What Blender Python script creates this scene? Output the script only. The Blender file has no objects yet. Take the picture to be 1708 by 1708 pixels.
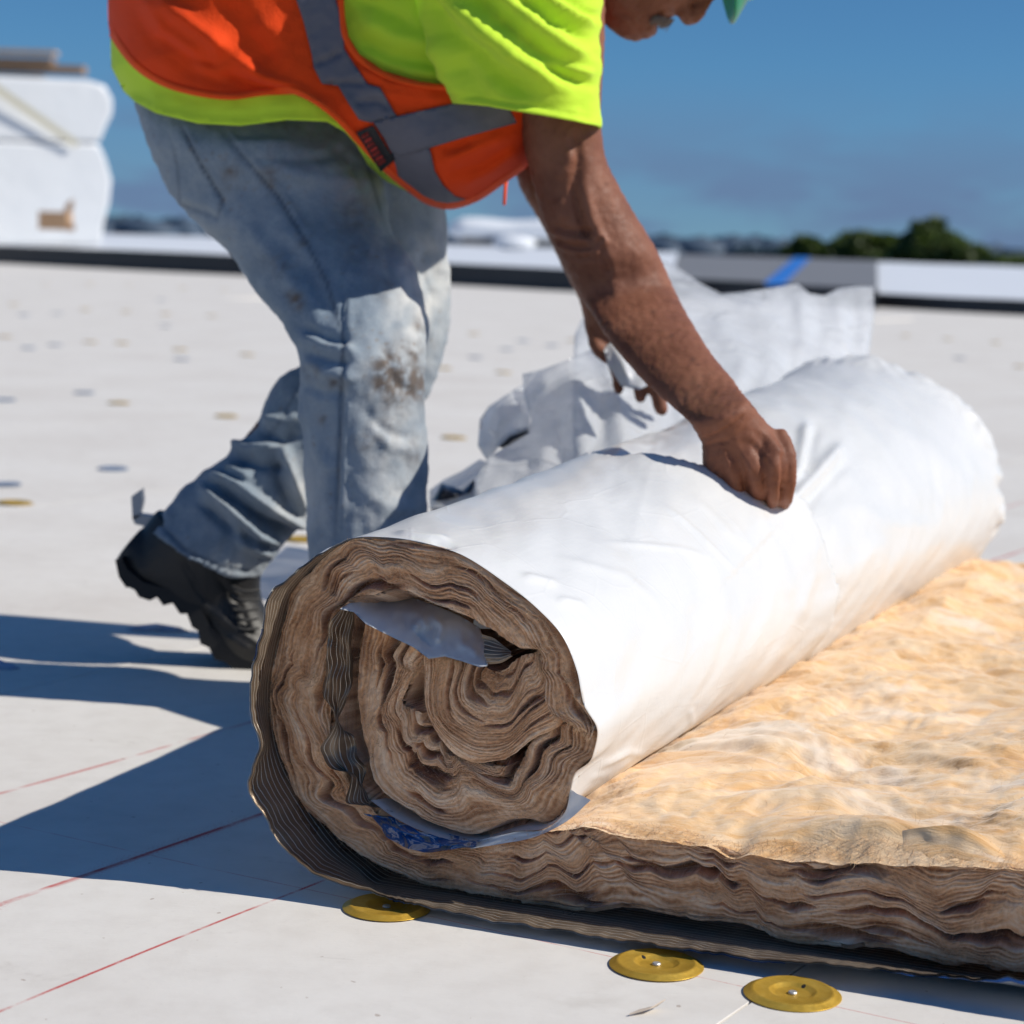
import bpy, bmesh, math, random
import numpy as np
from math import sin, cos, atan, atan2, radians, pi
from mathutils import Vector, Matrix
from mathutils.geometry import delaunay_2d_cdt

random.seed(7); rng = np.random.default_rng(7)
SC = bpy.context.scene
COL = SC.collection

# ------------------------------------------------------------------ camera
FPX = 3600.0; PITCH = atan(454/3600.0); ROLL = radians(1.9); CH = .578
_F = np.array([0, cos(PITCH), -sin(PITCH)]); _u = np.array([0, sin(PITCH), cos(PITCH)]); _r = np.array([1., 0, 0])
_R = cos(ROLL)*_r + sin(ROLL)*_u; _U = -sin(ROLL)*_r + cos(ROLL)*_u; _C = np.array([0, 0, CH])
cd = bpy.data.cameras.new('camera'); cam = bpy.data.objects.new('camera', cd); COL.objects.link(cam)
M = Matrix(((_R[0], _U[0], -_F[0], 0), (_R[1], _U[1], -_F[1], 0), (_R[2], _U[2], -_F[2], CH), (0, 0, 0, 1)))
cam.matrix_world = M
cd.sensor_width = 36; cd.sensor_fit = 'HORIZONTAL'; cd.lens = FPX/1708*36
cd.clip_start = .05; cd.clip_end = 6000
cd.dof.use_dof = True; cd.dof.focus_distance = 1.86; cd.dof.aperture_fstop = 7.0; cd.dof.aperture_blades = 9
SC.camera = cam
# ------------------------------------------------------------------ light
SUN_EL = radians(40); SUN_AZ = (.985, -.174)
w_ = bpy.data.worlds.new('World'); SC.world = w_; w_.use_nodes = True
nt = w_.node_tree; nt.nodes.clear()
def wn(t, **k):
    n = nt.nodes.new(t)
    for a_, b_ in k.items(): setattr(n, a_, b_)
    return n
tc = wn('ShaderNodeTexCoord'); sep = wn('ShaderNodeSeparateXYZ'); cmb = wn('ShaderNodeCombineXYZ')
nt.links.new(tc.outputs['Generated'], sep.inputs[0])
mz = wn('ShaderNodeMath', operation='MULTIPLY_ADD'); mz.inputs[1].default_value = 1.5; mz.inputs[2].default_value = .09
nt.links.new(sep.outputs[2], mz.inputs[0])
mx = wn('ShaderNodeMath', operation='MAXIMUM'); mx.inputs[1].default_value = .05; nt.links.new(mz.outputs[0], mx.inputs[0])
nt.links.new(sep.outputs[0], cmb.inputs[0]); nt.links.new(sep.outputs[1], cmb.inputs[1]); nt.links.new(mx.outputs[0], cmb.inputs[2])
nrm = wn('ShaderNodeVectorMath', operation='NORMALIZE'); nt.links.new(cmb.outputs[0], nrm.inputs[0])
sky = wn('ShaderNodeTexSky', sky_type='NISHITA', sun_disc=False, sun_elevation=SUN_EL, sun_rotation=atan2(SUN_AZ[0], SUN_AZ[1]),
         air_density=1.2, dust_density=.1, ozone_density=1.0)
nt.links.new(nrm.outputs[0], sky.inputs[0])
# thin grey-violet cloud bands low over the horizon
mp = wn('ShaderNodeMapping'); mp.inputs['Scale'].default_value = (8, 8, 26); nt.links.new(tc.outputs['Generated'], mp.inputs[0])
cn = wn('ShaderNodeTexNoise'); cn.inputs['Scale'].default_value = 1.6; cn.inputs['Detail'].default_value = 3; nt.links.new(mp.outputs[0], cn.inputs[0])
cr = wn('ShaderNodeMapRange', clamp=True); cr.inputs['From Min'].default_value = .44; cr.inputs['From Max'].default_value = .60
nt.links.new(cn.outputs[0], cr.inputs[0])
er = wn('ShaderNodeMapRange', clamp=True, interpolation_type='SMOOTHSTEP'); er.inputs['From Min'].default_value = .088; er.inputs['From Max'].default_value = .015
nt.links.new(sep.outputs[2], er.inputs[0])
cm = wn('ShaderNodeMath', operation='MULTIPLY'); hz = wn('ShaderNodeMath', operation='MULTIPLY_ADD'); hz.inputs[1].default_value = .5; hz.inputs[2].default_value = .5; nt.links.new(cr.outputs[0], hz.inputs[0]); nt.links.new(hz.outputs[0], cm.inputs[0]); nt.links.new(er.outputs[0], cm.inputs[1])
cm2 = wn('ShaderNodeMath', operation='MULTIPLY'); cm2.inputs[1].default_value = .85; nt.links.new(cm.outputs[0], cm2.inputs[0])
mixc = wn('ShaderNodeMix', data_type='RGBA'); mixc.inputs[7].default_value = (3.2, 2.95, 3.8, 1)
nt.links.new(cm2.outputs[0], mixc.inputs[0]); nt.links.new(sky.outputs[0], mixc.inputs[6])
hs = wn('ShaderNodeHueSaturation'); hs.inputs['Saturation'].default_value = 1.2; nt.links.new(mixc.outputs[2], hs.inputs['Color'])
bg = wn('ShaderNodeBackground'); bg.inputs[1].default_value = .068
tn = wn('ShaderNodeMix', data_type='RGBA', blend_type='MULTIPLY'); tn.inputs[0].default_value = 1; tn.inputs[7].default_value = (.62, 1.01, 1.33, 1)
nt.links.new(hs.outputs[0], tn.inputs[6]); nt.links.new(tn.outputs[2], bg.inputs[0])
wo = wn('ShaderNodeOutputWorld'); nt.links.new(bg.outputs[0], wo.inputs[0])

sd = bpy.data.lights.new('sun', 'SUN'); sd.energy = 4.85; sd.angle = radians(.5); sd.color = (1, .945, .85)
so = bpy.data.objects.new('sun', sd); COL.objects.link(so)
sdir = Vector((SUN_AZ[0]*cos(SUN_EL), SUN_AZ[1]*cos(SUN_EL), sin(SUN_EL)))
so.rotation_euler = (-sdir).to_track_quat('-Z', 'Y').to_euler(); so.location = (3, -1, 5)
SC.view_settings.view_transform = 'Standard'; SC.view_settings.look = 'None'
SC.view_settings.exposure = 0; SC.view_settings.gamma = 1

# ------------------------------------------------------------------ geometry helpers
def ray(x, y):
    x = np.asarray(x, float); y = np.asarray(y, float)
    return _F + _R*((x-854)/FPX)[..., None] - _U*((y-854)/FPX)[..., None]
def P(x, y, Y):                                  # point seen at (x,y) standing at distance Y
    d = ray(x, y); Y = np.asarray(Y, float); return _C + d*(Y/d[..., 1])[..., None]
def G(x, y, z=0.):                               # point seen at (x,y) lying at height z
    d = ray(x, y); return _C + d*((z-CH)/d[..., 2])[..., None]
AL = radians(22); AX = np.array([sin(AL), cos(AL), 0]); WX = np.array([cos(AL), -sin(AL), 0]); ZX = np.array([0, 0, 1.])
O0 = G(690, 1500)
def FP(x, y, off=0.):                            # (w,z) on the plane of the roll's front end
    d = ray(x, y); off = np.asarray(off, float)
    t = ((O0-_C)@AX + off)/(d@AX); q = _C + d*t[..., None]; return np.stack([(q-O0)@WX, q[..., 2]], -1)
def W3(w, z, u=0.):
    w = np.asarray(w, float); return O0 + w[..., None]*WX + np.asarray(u, float)[..., None]*AX + (np.asarray(z, float)-O0[2])[..., None]*ZX
def proj(q):
    v = np.asarray(q)-_C; z = v@_F; return np.stack([854+FPX*(v@_R)/z, 854-FPX*(v@_U)/z], -1)

_perm = rng.permutation(256); _perm = np.concatenate([_perm, _perm, _perm]); _gr = rng.uniform(-1, 1, 512)
_ga = rng.uniform(0, 2*pi, 512)
def perlin(x, y, seed=0):
    x = np.asarray(x, float)+seed*17.31; y = np.asarray(y, float)+seed*9.17
    x, y = np.broadcast_arrays(x, y)
    xi = np.floor(x).astype(int); yi = np.floor(y).astype(int); xf = x-xi; yf = y-yi
    def g(i, j):
        h = _perm[_perm[i & 255]+(j & 255)]; an = _ga[h]; return np.cos(an)*(x-i)+np.sin(an)*(y-j)
    s = lambda t: t*t*t*(t*(t*6-15)+10)
    u, v = s(xf), s(yf)
    a = g(xi, yi)*(1-u)+g(xi+1, yi)*u; b = g(xi, yi+1)*(1-u)+g(xi+1, yi+1)*u
    return (a*(1-v)+b*v)*1.5
def fbm(x, y, o=4, seed=0):
    r = 0; a = 1.
    for k in range(o): r = r+a*perlin(x*2**k, y*2**k, seed+k); a *= .5
    return r
def crom(pts, n):                                # Catmull-Rom through rows of pts, chord parametrised, n samples
    p = np.asarray(pts, float); m = len(p)
    d = np.linalg.norm(np.diff(p[:, :2], axis=0), axis=1)+1e-6
    if p.shape[1] >= 4: d = d+np.linalg.norm(np.diff(p[:, 2:4], axis=0), axis=1)
    t = np.concatenate([[0], np.cumsum(d)]); T = np.linspace(0, t[-1], n)
    k = np.clip(np.searchsorted(t, T, 'right')-1, 0, m-2)
    tan = np.gradient(p, t, axis=0)
    h = (t[k+1]-t[k])[:, None]; s = ((T-t[k])/(t[k+1]-t[k]))[:, None]
    return ((2*s**3-3*s**2+1)*p[k]+(s**3-2*s**2+s)*h*tan[k]+(-2*s**3+3*s**2)*p[k+1]+(s**3-s**2)*h*tan[k+1])
def smooth1(a, n, it=1):
    a = np.array(a, float)
    for _ in range(it):
        b = np.pad(a, ((n, n),)+((0, 0),)*(a.ndim-1), mode='edge'); k = 2*n+1
        c = np.cumsum(np.concatenate([np.zeros((1,)+b.shape[1:]), b]), axis=0); a = (c[k:]-c[:-k])/k
    return a
def seg_dist(px, py, line):                      # distance (and arc fraction, signed side) to a polyline
    line = np.asarray(line, float); best = np.full(px.shape, 1e9); fr = np.zeros(px.shape); sg = np.ones(px.shape)
    L = np.linalg.norm(np.diff(line, axis=0), axis=1); cum = np.concatenate([[0], np.cumsum(L)])
    for i in range(len(line)-1):
        a = line[i]; b = line[i+1]; ab = b-a; l2 = ab@ab+1e-9
        t = np.clip(((px-a[0])*ab[0]+(py-a[1])*ab[1])/l2, 0, 1)
        dx = px-a[0]-t*ab[0]; dy = py-a[1]-t*ab[1]; d = np.hypot(dx, dy); mk = d < best
        best = np.where(mk, d, best); fr = np.where(mk, (cum[i]+t*L[i])/cum[-1], fr)
        sg = np.where(mk, np.sign(ab[0]*(py-a[1])-ab[1]*(px-a[0])), sg)
    return best, fr, sg
def inpoly(px, py, poly):
    poly = np.asarray(poly, float); c = np.zeros(np.shape(px), bool); j = len(poly)-1
    for i in range(len(poly)):
        xi, yi = poly[i]; xj, yj = poly[j]
        m = ((yi > py) != (yj > py)) & (px < (xj-xi)*(py-yi)/(yj-yi+1e-12)+xi); c ^= m; j = i
    return c
def tps(ctrl):                                   # smooth surface through (x,y,value)
    c = np.asarray(ctrl, float); X = c[:, :2]/100; n = len(c)
    r = np.linalg.norm(X[:, None]-X[None], axis=2)
    K = np.where(r > 0, r*r*np.log(r+1e-9), 0)+np.eye(n)*1e-3; Q = np.c_[np.ones(n), X]
    A = np.block([[K, Q], [Q.T, np.zeros((3, 3))]]); s = np.linalg.solve(A, np.r_[c[:, 2], 0, 0, 0])
    def f(px, py):
        x = np.stack([px, py], -1)/100; r = np.linalg.norm(x[..., None, :]-X, axis=-1)
        return np.where(r > 0, r*r*np.log(r+1e-9), 0)@s[:n]+s[n]+x@s[n+1:]
    return f
def strokes(px, py, lst):                        # relief from fold lines: (polyline, width, height)
    h = np.zeros(px.shape)
    for line, wd, amp in lst:
        d, fr, sg = seg_dist(px, py, line); h += amp*np.exp(-(d/wd)**2)*np.clip(np.minimum(fr, 1-fr)*5+.15, 0, 1)
    return h

def link(o, parent=None, m=None):
    COL.objects.link(o)
    if parent is not None: o.parent = parent
    if m is not None and o.data is not None and hasattr(o.data, 'materials'):
        o.data.materials.clear(); o.data.materials.append(m)
    return o
def tag(o, label=None, cat=None, group=None, kind=None):
    for k, v in (('label', label), ('category', cat), ('group', group), ('kind', kind)):
        if v: o[k] = v
    return o
def empty(name, loc=(0, 0, 0), label=None, cat=None, group=None):
    o = bpy.data.objects.new(name, None); o.location = loc; o.empty_display_size = .1; COL.objects.link(o)
    return tag(o, label, cat, group)
def meshobj(name, V, Fc, m, parent=None, smooth=True, uv=None, attrs=None, flip=False):
    me = bpy.data.meshes.new(name); Fc = np.asarray(Fc) if not isinstance(Fc, list) else Fc
    if isinstance(Fc, np.ndarray):
        if flip: Fc = Fc[:, ::-1]
        Fc = Fc.tolist()
    V = np.asarray(V, float)
    if parent is not None: V = V-np.array(parent.matrix_basis.translation if parent.parent is None else (parent.matrix_basis.translation+parent.parent.matrix_basis.translation))
    me.from_pydata(V.tolist(), [], Fc); me.update()
    if uv is not None:
        l = me.uv_layers.new(name='UVMap'); vi = np.empty(len(me.loops), int); me.loops.foreach_get('vertex_index', vi)
        l.data.foreach_set('uv', np.asarray(uv, np.float32)[vi].ravel())
    if attrs:
        for k, v in attrs.items():
            a = me.attributes.new(k, 'FLOAT', 'POINT'); a.data.foreach_set('value', np.asarray(v, np.float32))
    if smooth: me.polygons.foreach_set('use_smooth', [True]*len(me.polygons))
    if m is not None and m.name.startswith('glass_fibre') and not attrs:
        a = me.attributes.new('lam_shade', 'FLOAT', 'POINT'); a.data.foreach_set('value', np.full(len(me.vertices), .45, np.float32))
    return link(bpy.data.objects.new(name, me), parent, m)
def gridf(n, m, closed=False, off=0):            # faces of an n x m vertex grid (m around if closed)
    i = np.arange(n-1)[:, None]; j = np.arange(m if closed else m-1)[None]; j2 = (j+1) % m
    return (np.stack([i*m+j, i*m+j2, (i+1)*m+j2, (i+1)*m+j], -1)+off).reshape(-1, 4)
def box_v(x0, x1, y0, y1, z0, z1):
    V = np.array([[x, y, z] for z in (z0, z1) for y in (y0, y1) for x in (x0, x1)], float)
    return V, np.array([[0, 2, 3, 1], [4, 5, 7, 6], [0, 1, 5, 4], [2, 6, 7, 3], [0, 4, 6, 2], [1, 3, 7, 5]])
def tube(pairs, nr=60, ns=40, cap=True, wob=None):
    """pairs: (ax,ay,bx,by,Y,t): two outline points in the view, distance and half thickness."""
    c = crom(pairs, nr); A = P(c[:, 0], c[:, 1], c[:, 4]); B = P(c[:, 2], c[:, 3], c[:, 4]); C0 = (A+B)/2; h = (A-B)/2
    ph = np.linspace(0, 2*pi, ns, endpoint=False); hd = h/np.linalg.norm(h, axis=1)[:, None]
    D = np.array([0, 1., 0])-hd*hd[:, 1:2]; D /= np.linalg.norm(D, axis=1)[:, None]
    V = C0[:, None]+np.cos(ph)[None, :, None]*h[:, None]+np.sin(ph)[None, :, None]*(D*c[:, 5:6])[:, None]
    Fc = gridf(nr, ns, True).tolist(); V = V.reshape(-1, 3)
    if cap:
        Fc.append(list(range(ns))[::-1]); Fc.append([(nr-1)*ns+k for k in range(ns)])
    return V, Fc
def chain(pts, nr=30, ns=20):                    # round limb: (x,y,Y,radius m), rounded ends
    p = np.asarray(pts, float); q = np.c_[P(p[:, 0], p[:, 1], p[:, 2]), p[:, 3]]
    d = np.linalg.norm(np.diff(q[:, :3], axis=0), axis=1); t = np.r_[0, np.cumsum(d)]; T = np.linspace(0, t[-1], nr)
    tan = np.gradient(q, t, axis=0) if len(q) > 2 else np.repeat(((q[1]-q[0])/t[-1])[None], 2, 0)
    k = np.clip(np.searchsorted(t, T, 'right')-1, 0, len(q)-2); h = (t[k+1]-t[k])[:, None]; s = ((T-t[k])/(t[k+1]-t[k]))[:, None]
    c = ((2*s**3-3*s**2+1)*q[k]+(s**3-2*s**2+s)*h*tan[k]+(-2*s**3+3*s**2)*q[k+1]+(s**3-s**2)*h*tan[k+1])
    return ring_chain(c[:, :3], c[:, 3], ns)
def ring_chain(c, r, ns=20):
    n = len(c); tg = np.gradient(c, axis=0); tg /= np.linalg.norm(tg, axis=1)[:, None]
    # rounded ends
    add0 = [(c[0]-tg[0]*r[0]*s, r[0]*math.sqrt(max(0, 1-s*s))+1e-5) for s in (.98, .85, .55)]
    add1 = [(c[-1]+tg[-1]*r[-1]*s, r[-1]*math.sqrt(max(0, 1-s*s))+1e-5) for s in (.55, .85, .98)]
    c = np.array([a[0] for a in add0]+list(c)+[a[0] for a in add1]); r = np.array([a[1] for a in add0]+list(r)+[a[1] for a in add1])
    tg = np.concatenate([[tg[0]]*3, tg, [tg[-1]]*3]); ref = np.array([.3, .9, .2])
    s1 = np.cross(tg, ref); s1 /= np.linalg.norm(s1, axis=1)[:, None]; s2 = np.cross(tg, s1)
    ph = np.linspace(0, 2*pi, ns, endpoint=False)
    V = c[:, None]+r[:, None, None]*(np.cos(ph)[None, :, None]*s1[:, None]+np.sin(ph)[None, :, None]*s2[:, None])
    nr = len(c); Fc = gridf(nr, ns, True).tolist(); Fc.append(list(range(ns))[::-1]); Fc.append([(nr-1)*ns+k for k in range(ns)])
    return V.reshape(-1, 3), Fc
def ellip(c, r, rot=None, nu=20, nv=14):
    V = []; 
    for i in range(nv+1):
        th = pi*i/nv
        for j in range(nu): V.append([sin(th)*cos(2*pi*j/nu)+0, sin(th)*sin(2*pi*j/nu), cos(th)])
    V = np.array(V)*np.array(r)
    if rot is not None: V = V@np.array(rot).T
    return V+np.asarray(c), gridf(nv+1, nu, True).tolist()
def join(shapes):
    V = []; Fc = []; o = 0
    for v, f in shapes:
        V.append(np.asarray(v, float)); Fc += [[i+o for i in q] for q in (f.tolist() if isinstance(f, np.ndarray) else f)]; o += len(v)
    return np.concatenate(V), Fc
def remesh(shapes, voxel, it=4, fac=.5):
    """fuse shapes into one continuous skin; returns verts, faces, normals"""
    V, Fc = join(shapes); me = bpy.data.meshes.new('tmp'); me.from_pydata(V.tolist(), [], Fc); me.update()
    bm = bmesh.new(); bm.from_mesh(me); bmesh.ops.remove_doubles(bm, verts=bm.verts, dist=1e-6); bmesh.ops.recalc_face_normals(bm, faces=bm.faces); bm.to_mesh(me); bm.free()
    o = bpy.data.objects.new('tmp', me); COL.objects.link(o)
    r = o.modifiers.new('r', 'REMESH'); r.mode = 'VOXEL'; r.voxel_size = voxel
    s = o.modifiers.new('s', 'SMOOTH'); s.factor = fac; s.iterations = it
    dg = bpy.context.evaluated_depsgraph_get(); ev = o.evaluated_get(dg); m2 = bpy.data.meshes.new_from_object(ev)
    n = len(m2.vertices); co = np.empty(n*3); m2.vertices.foreach_get('co', co); no = np.empty(n*3); m2.vertices.foreach_get('normal', no)
    fc = [list(p.vertices) for p in m2.polygons]
    bpy.data.objects.remove(o); bpy.data.meshes.remove(me); bpy.data.meshes.remove(m2)
    return co.reshape(-1, 3), fc, no.reshape(-1, 3)
def sculpt(V, N, lst, noise=None):
    q = proj(V); h = strokes(q[:, 0], q[:, 1], lst); vd = (V-_C); vd /= np.linalg.norm(vd, axis=1)[:, None]
    face = np.clip(-(N*vd).sum(1)*3+.35, 0, 1); h = h*face
    if noise is not None: h = h+noise(q, V)
    return V+N*h[:, None]
def patch(outer, holes=(), sp=8, extra=()):
    """triangulated region of the view plane: returns px,py,tris,boundary loops"""
    def resamp(poly):
        p = np.asarray(list(poly)+[poly[0]], float); d = np.linalg.norm(np.diff(p, axis=0), axis=1); out = []
        for i in range(len(p)-1):
            k = max(1, int(round(d[i]/sp)))
            for j in range(k): out.append(p[i]+(p[i+1]-p[i])*j/k)
        return np.array(out)
    loops = [resamp(outer)]+[resamp(h) for h in holes]; allp = np.concatenate(loops); x0, y0 = allp.min(0); x1, y1 = allp.max(0)
    gx, gy = np.meshgrid(np.arange(x0, x1, sp), np.arange(y0, y1, sp*.87)); gx = gx+(np.arange(gx.shape[0]) % 2)[:, None]*sp*.5
    gx = gx.ravel()+rng.uniform(-.1, .1, gx.size)*sp; gy = gy.ravel()+rng.uniform(-.1, .1, gy.size)*sp
    k = inpoly(gx, gy, loops[0])
    for h in loops[1:]: k &= ~inpoly(gx, gy, h)
    for l in loops: k &= seg_dist(gx, gy, np.r_[l, l[:1]])[0] > sp*.55
    pts = np.concatenate([allp, np.c_[gx[k], gy[k]]]); ed = []; o = 0
    for l in loops: n = len(l); ed += [(o+i, o+(i+1) % n) for i in range(n)]; o += n
    v, e, f, *_ = delaunay_2d_cdt([Vector(p) for p in pts], ed, [], 0, 1e-5)
    v = np.array([[a[0], a[1]] for a in v]); f = np.array([t for t in f if len(t) == 3]); c = v[f].mean(1)
    k = inpoly(c[:, 0], c[:, 1], loops[0])
    for h in loops[1:]: k &= ~inpoly(c[:, 0], c[:, 1], h)
    f = f[k]; return v[:, 0], v[:, 1], f
def thick(V, f, off):
    """close a sheet with a second side displaced by off (array or vector) and walls"""
    n = len(V); f = np.asarray(f); cnt = {}
    for t in f.tolist():
        for i in range(len(t)):
            e = (t[i], t[(i+1) % len(t)]); cnt[e] = 1
    b = [e for e in cnt if (e[1], e[0]) not in cnt]
    return np.concatenate([V, V+off]), f.tolist()+[[i+n for i in t[::-1]] for t in f.tolist()]+[[e[1], e[0], e[0]+n, e[1]+n] for e in b]

# ------------------------------------------------------------------ materials
class NB:
    def __init__(s, name):
        s.m = bpy.data.materials.new(name); s.m.use_nodes = True; s.t = s.m.node_tree; s.t.nodes.clear()
        s.o = s.t.nodes.new('ShaderNodeOutputMaterial')
    def n(s, t, ins=None, **k):
        n = s.t.nodes.new(t)
        for a, b in k.items(): setattr(n, a, b)
        for a, b in (ins or {}).items():
            if hasattr(b, 'outputs'): b = b.outputs[0]
            if isinstance(b, bpy.types.NodeSocket): s.t.links.new(b, n.inputs[a])
            else: n.inputs[a].default_value = b
        return n
    def noise(s, vec=None, scale=5, detail=3, rough=.55, dist=0, mapscale=None, rot=None):
        if mapscale is not None:
            mpn = s.n('ShaderNodeMapping', {'Scale': mapscale}); 
            if rot: mpn.inputs['Rotation'].default_value = rot
            s.t.links.new(vec, mpn.inputs[0]); vec = mpn.outputs[0]
        i = {'Scale': scale, 'Detail': detail, 'Roughness': rough, 'Distortion': dist}
        if vec is not None: i['Vector'] = vec
        return s.n('ShaderNodeTexNoise', i).outputs[0]
    def ramp(s, fac, stops):
        r = s.n('ShaderNodeValToRGB', {'Fac': fac}); e = r.color_ramp.elements
        while len(e) < len(stops): e.new(.5)
        for k, (p, c) in zip(e, stops): k.position = p; k.color = tuple(c)+(1,) if len(c) == 3 else c
        return r.outputs[0]
    def rng(s, v, a, b, c=0., d=1., smooth=True):
        return s.n('ShaderNodeMapRange', {'Value': v, 'From Min': a, 'From Max': b, 'To Min': c, 'To Max': d}, interpolation_type='SMOOTHSTEP' if smooth else 'LINEAR').outputs[0]
    def math(s, op, a, b=None, c=None):
        i = {0: a}
        if b is not None: i[1] = b
        if c is not None: i[2] = c
        return s.n('ShaderNodeMath', i, operation=op).outputs[0]
    def mix(s, f, a, b, mode='MIX'):
        def cc(x): return tuple(x)+(1,) if isinstance(x, (tuple, list)) and len(x) == 3 else x
        return s.n('ShaderNodeMix', {0: f, 6: cc(a), 7: cc(b)}, data_type='RGBA', blend_type=mode).outputs[2]
    def bump(s, h, st=.3, dist=.002, normal=None):
        i = {'Height': h, 'Strength': st, 'Distance': dist}
        if normal is not None: i['Normal'] = normal
        return s.n('ShaderNodeBump', i).outputs[0]
    def attr(s, name): return s.n('ShaderNodeAttribute', attribute_name=name).outputs['Fac']
    def coord(s, k='Object'): return s.n('ShaderNodeTexCoord').outputs[k]
    def pos(s): return s.n('ShaderNodeNewGeometry').outputs['Position']
    def bsdf(s, col, rough=.6, metal=0., normal=None, spec=.5, trans=None, sheen=0., sss=0., coat=0., sssr=(.01, .006, .004)):
        if isinstance(col, (tuple, list)) and len(col) == 3: col = tuple(col)+(1,)
        i = {'Base Color': col, 'Roughness': rough, 'Metallic': metal, 'Specular IOR Level': spec}
        if normal is not None: i['Normal'] = normal
        b = s.n('ShaderNodeBsdfPrincipled', i)
        if sheen: b.inputs['Sheen Weight'].default_value = sheen
        if coat: b.inputs['Coat Weight'].default_value = coat
        if sss: b.inputs['Subsurface Weight'].default_value = sss; b.inputs['Subsurface Radius'].default_value = sssr; b.inputs['Subsurface Scale'].default_value = 1.
        out = b.outputs[0]
        if trans:
            fac, tcol = trans
            if isinstance(tcol, (tuple, list)) and len(tcol) == 3: tcol = tuple(tcol)+(1,)
            t = s.n('ShaderNodeBsdfTranslucent', {'Color': tcol})
            if normal is not None: s.t.links.new(normal, t.inputs['Normal'])
            out = s.n('ShaderNodeMixShader', {0: fac, 1: out, 2: t.outputs[0]}).outputs[0]
        s.t.links.new(out, s.o.inputs[0]); return s.m

def simple(name, c1, c2=None, scale=8, rough=.6, metal=0, bumps=None, **k):
    b = NB(name); co = b.coord(); c2 = c2 or tuple(x*.8 for x in c1)
    col = b.mix(b.noise(co, scale, 4), c2, c1); nm = None
    if bumps: nm = b.bump(b.noise(co, bumps[0], 4), bumps[1], bumps[2])
    return b.bsdf(col, rough, metal, nm, **k)

# ================================================================== SETTING
GA = radians(59.6); GD = np.array([cos(GA), sin(GA)]); GQ = np.array([sin(GA), -cos(GA)])     # board direction on the roof / across
def qof(x, y): g = G(x, y)[:2]; return float(g@GQ), float(g@GD)

def deck_material():
    b = NB('gypsum_cover_board'); p = b.pos()
    s = b.n('ShaderNodeSeparateXYZ', {0: p})
    dot = lambda v: b.n('ShaderNodeVectorMath', {0: p, 1: (float(v[0]), float(v[1]), 0)}, operation='DOT_PRODUCT').outputs['Value']
    q = dot(GQ); t = dot(GD)
    n1 = b.noise(p, 2.2, 6, .6); n2 = b.noise(p, 26, 5, .6); n3 = b.noise(p, 170, 3, .6)
    fib = b.noise(p, 60, 4, .6, mapscale=(1, 6, 1), rot=(0, 0, -GA))
    col = b.ramp(n1, [(.25, (.62, .58, .535)), (.5, (.69, .66, .615)), (.78, (.73, .705, .665))])
    col = b.mix(b.math('MULTIPLY', b.rng(n2, .35, .75), .30), col, (.54, .50, .455))
    col = b.mix(b.math('MULTIPLY', b.rng(fib, .55, .8), .35), col, (.70, .69, .68))
    col = b.mix(b.math('MULTIPLY', b.rng(n3, .62, .72), .14), col, (.46, .42, .37))
    # scuffs and grey smears
    sc = b.noise(p, 7, 6, .7, dist=.6); col = b.mix(b.math('MULTIPLY', b.rng(sc, .60, .80), .6), col, (.40, .36, .32))
    spk = b.noise(p, 95, 1, .4); col = b.mix(b.math('MULTIPLY', b.rng(spk, .765, .80), .6), col, (.30, .22, .17))
    ft = b.noise(p, 2.6, 5, .75, dist=1.4); col = b.mix(b.math('MULTIPLY', b.rng(ft, .60, .74), .28), col, (.47, .43, .38))
    fs = b.noise(p, 1, 4, .7, .4, mapscale=(4, 60, 1), rot=(0, 0, -GA+.5)); col = b.mix(b.math('MULTIPLY', b.rng(fs, .66, .74), .35), col, (.44, .41, .37))
    # snapped chalk lines
    def chalk(coord, along, v0, wd, dust, amt, brk, lo=None, hi=None):
        nonlocal col
        wob = b.math('MULTIPLY_ADD', b.noise(p, 3.1, 1, .4), .012, -.006)
        d = b.math('ABSOLUTE', b.math('SUBTRACT', b.math('ADD', coord, wob), v0))
        nn = b.noise(p, brk, 5, .7); n4 = b.noise(p, 420, 2, .6)
        core = b.math('MULTIPLY', b.rng(d, wd*1.3, wd*.35), b.rng(nn, .34, .56))
        fuzz = b.math('MULTIPLY', b.math('MULTIPLY', b.rng(d, dust, 0), b.rng(n4, .50, .68)), b.rng(b.noise(p, 5, 2), .45, .65))
        f = b.math('MINIMUM', b.math('ADD', b.math('MULTIPLY', core, amt), b.math('MULTIPLY', fuzz, .55*amt)), 1.0)
        if lo is not None: f = b.math('MULTIPLY', f, b.math('MULTIPLY', b.rng(along, lo-.02, lo+.02), b.rng(along, hi+.02, hi-.02)))
        col = b.mix(f, col, (.50, .075, .07))
    for (xa, ya), (xb, yb), wd, dust, amt, brk in [((0, 1507), (440, 1357), .0028, .022, .9, 9), ((0, 1680), (450, 1507), .0019, .004, .9, 12), ((0, 1312), (420, 1213), .0042, .012, .5, 10)]:
        qa = .5*(qof(xa, ya)[0]+qof(xb, yb)[0]); chalk(q, t, qa, wd, dust, amt, brk)
    ta = .5*(qof(734, 1534)[1]+qof(1229, 1642)[1]); chalk(t, q, ta, .0009, .002, .55, 14)
    qa = qof(1600, 955)[0]; chalk(q, t, qa, .0045, .012, .45, 10)
    h = b.math('ADD', b.math('MULTIPLY', n3, .5), b.math('ADD', b.math('MULTIPLY', n2, .6), fib))
    return b.bsdf(col, .82, 0, b.bump(h, .22, .0012), spec=.25)
M_deck = deck_material()
M_base = simple('roof_substrate', (.46, .36, .20), (.35, .27, .16), 4, .8)

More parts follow.
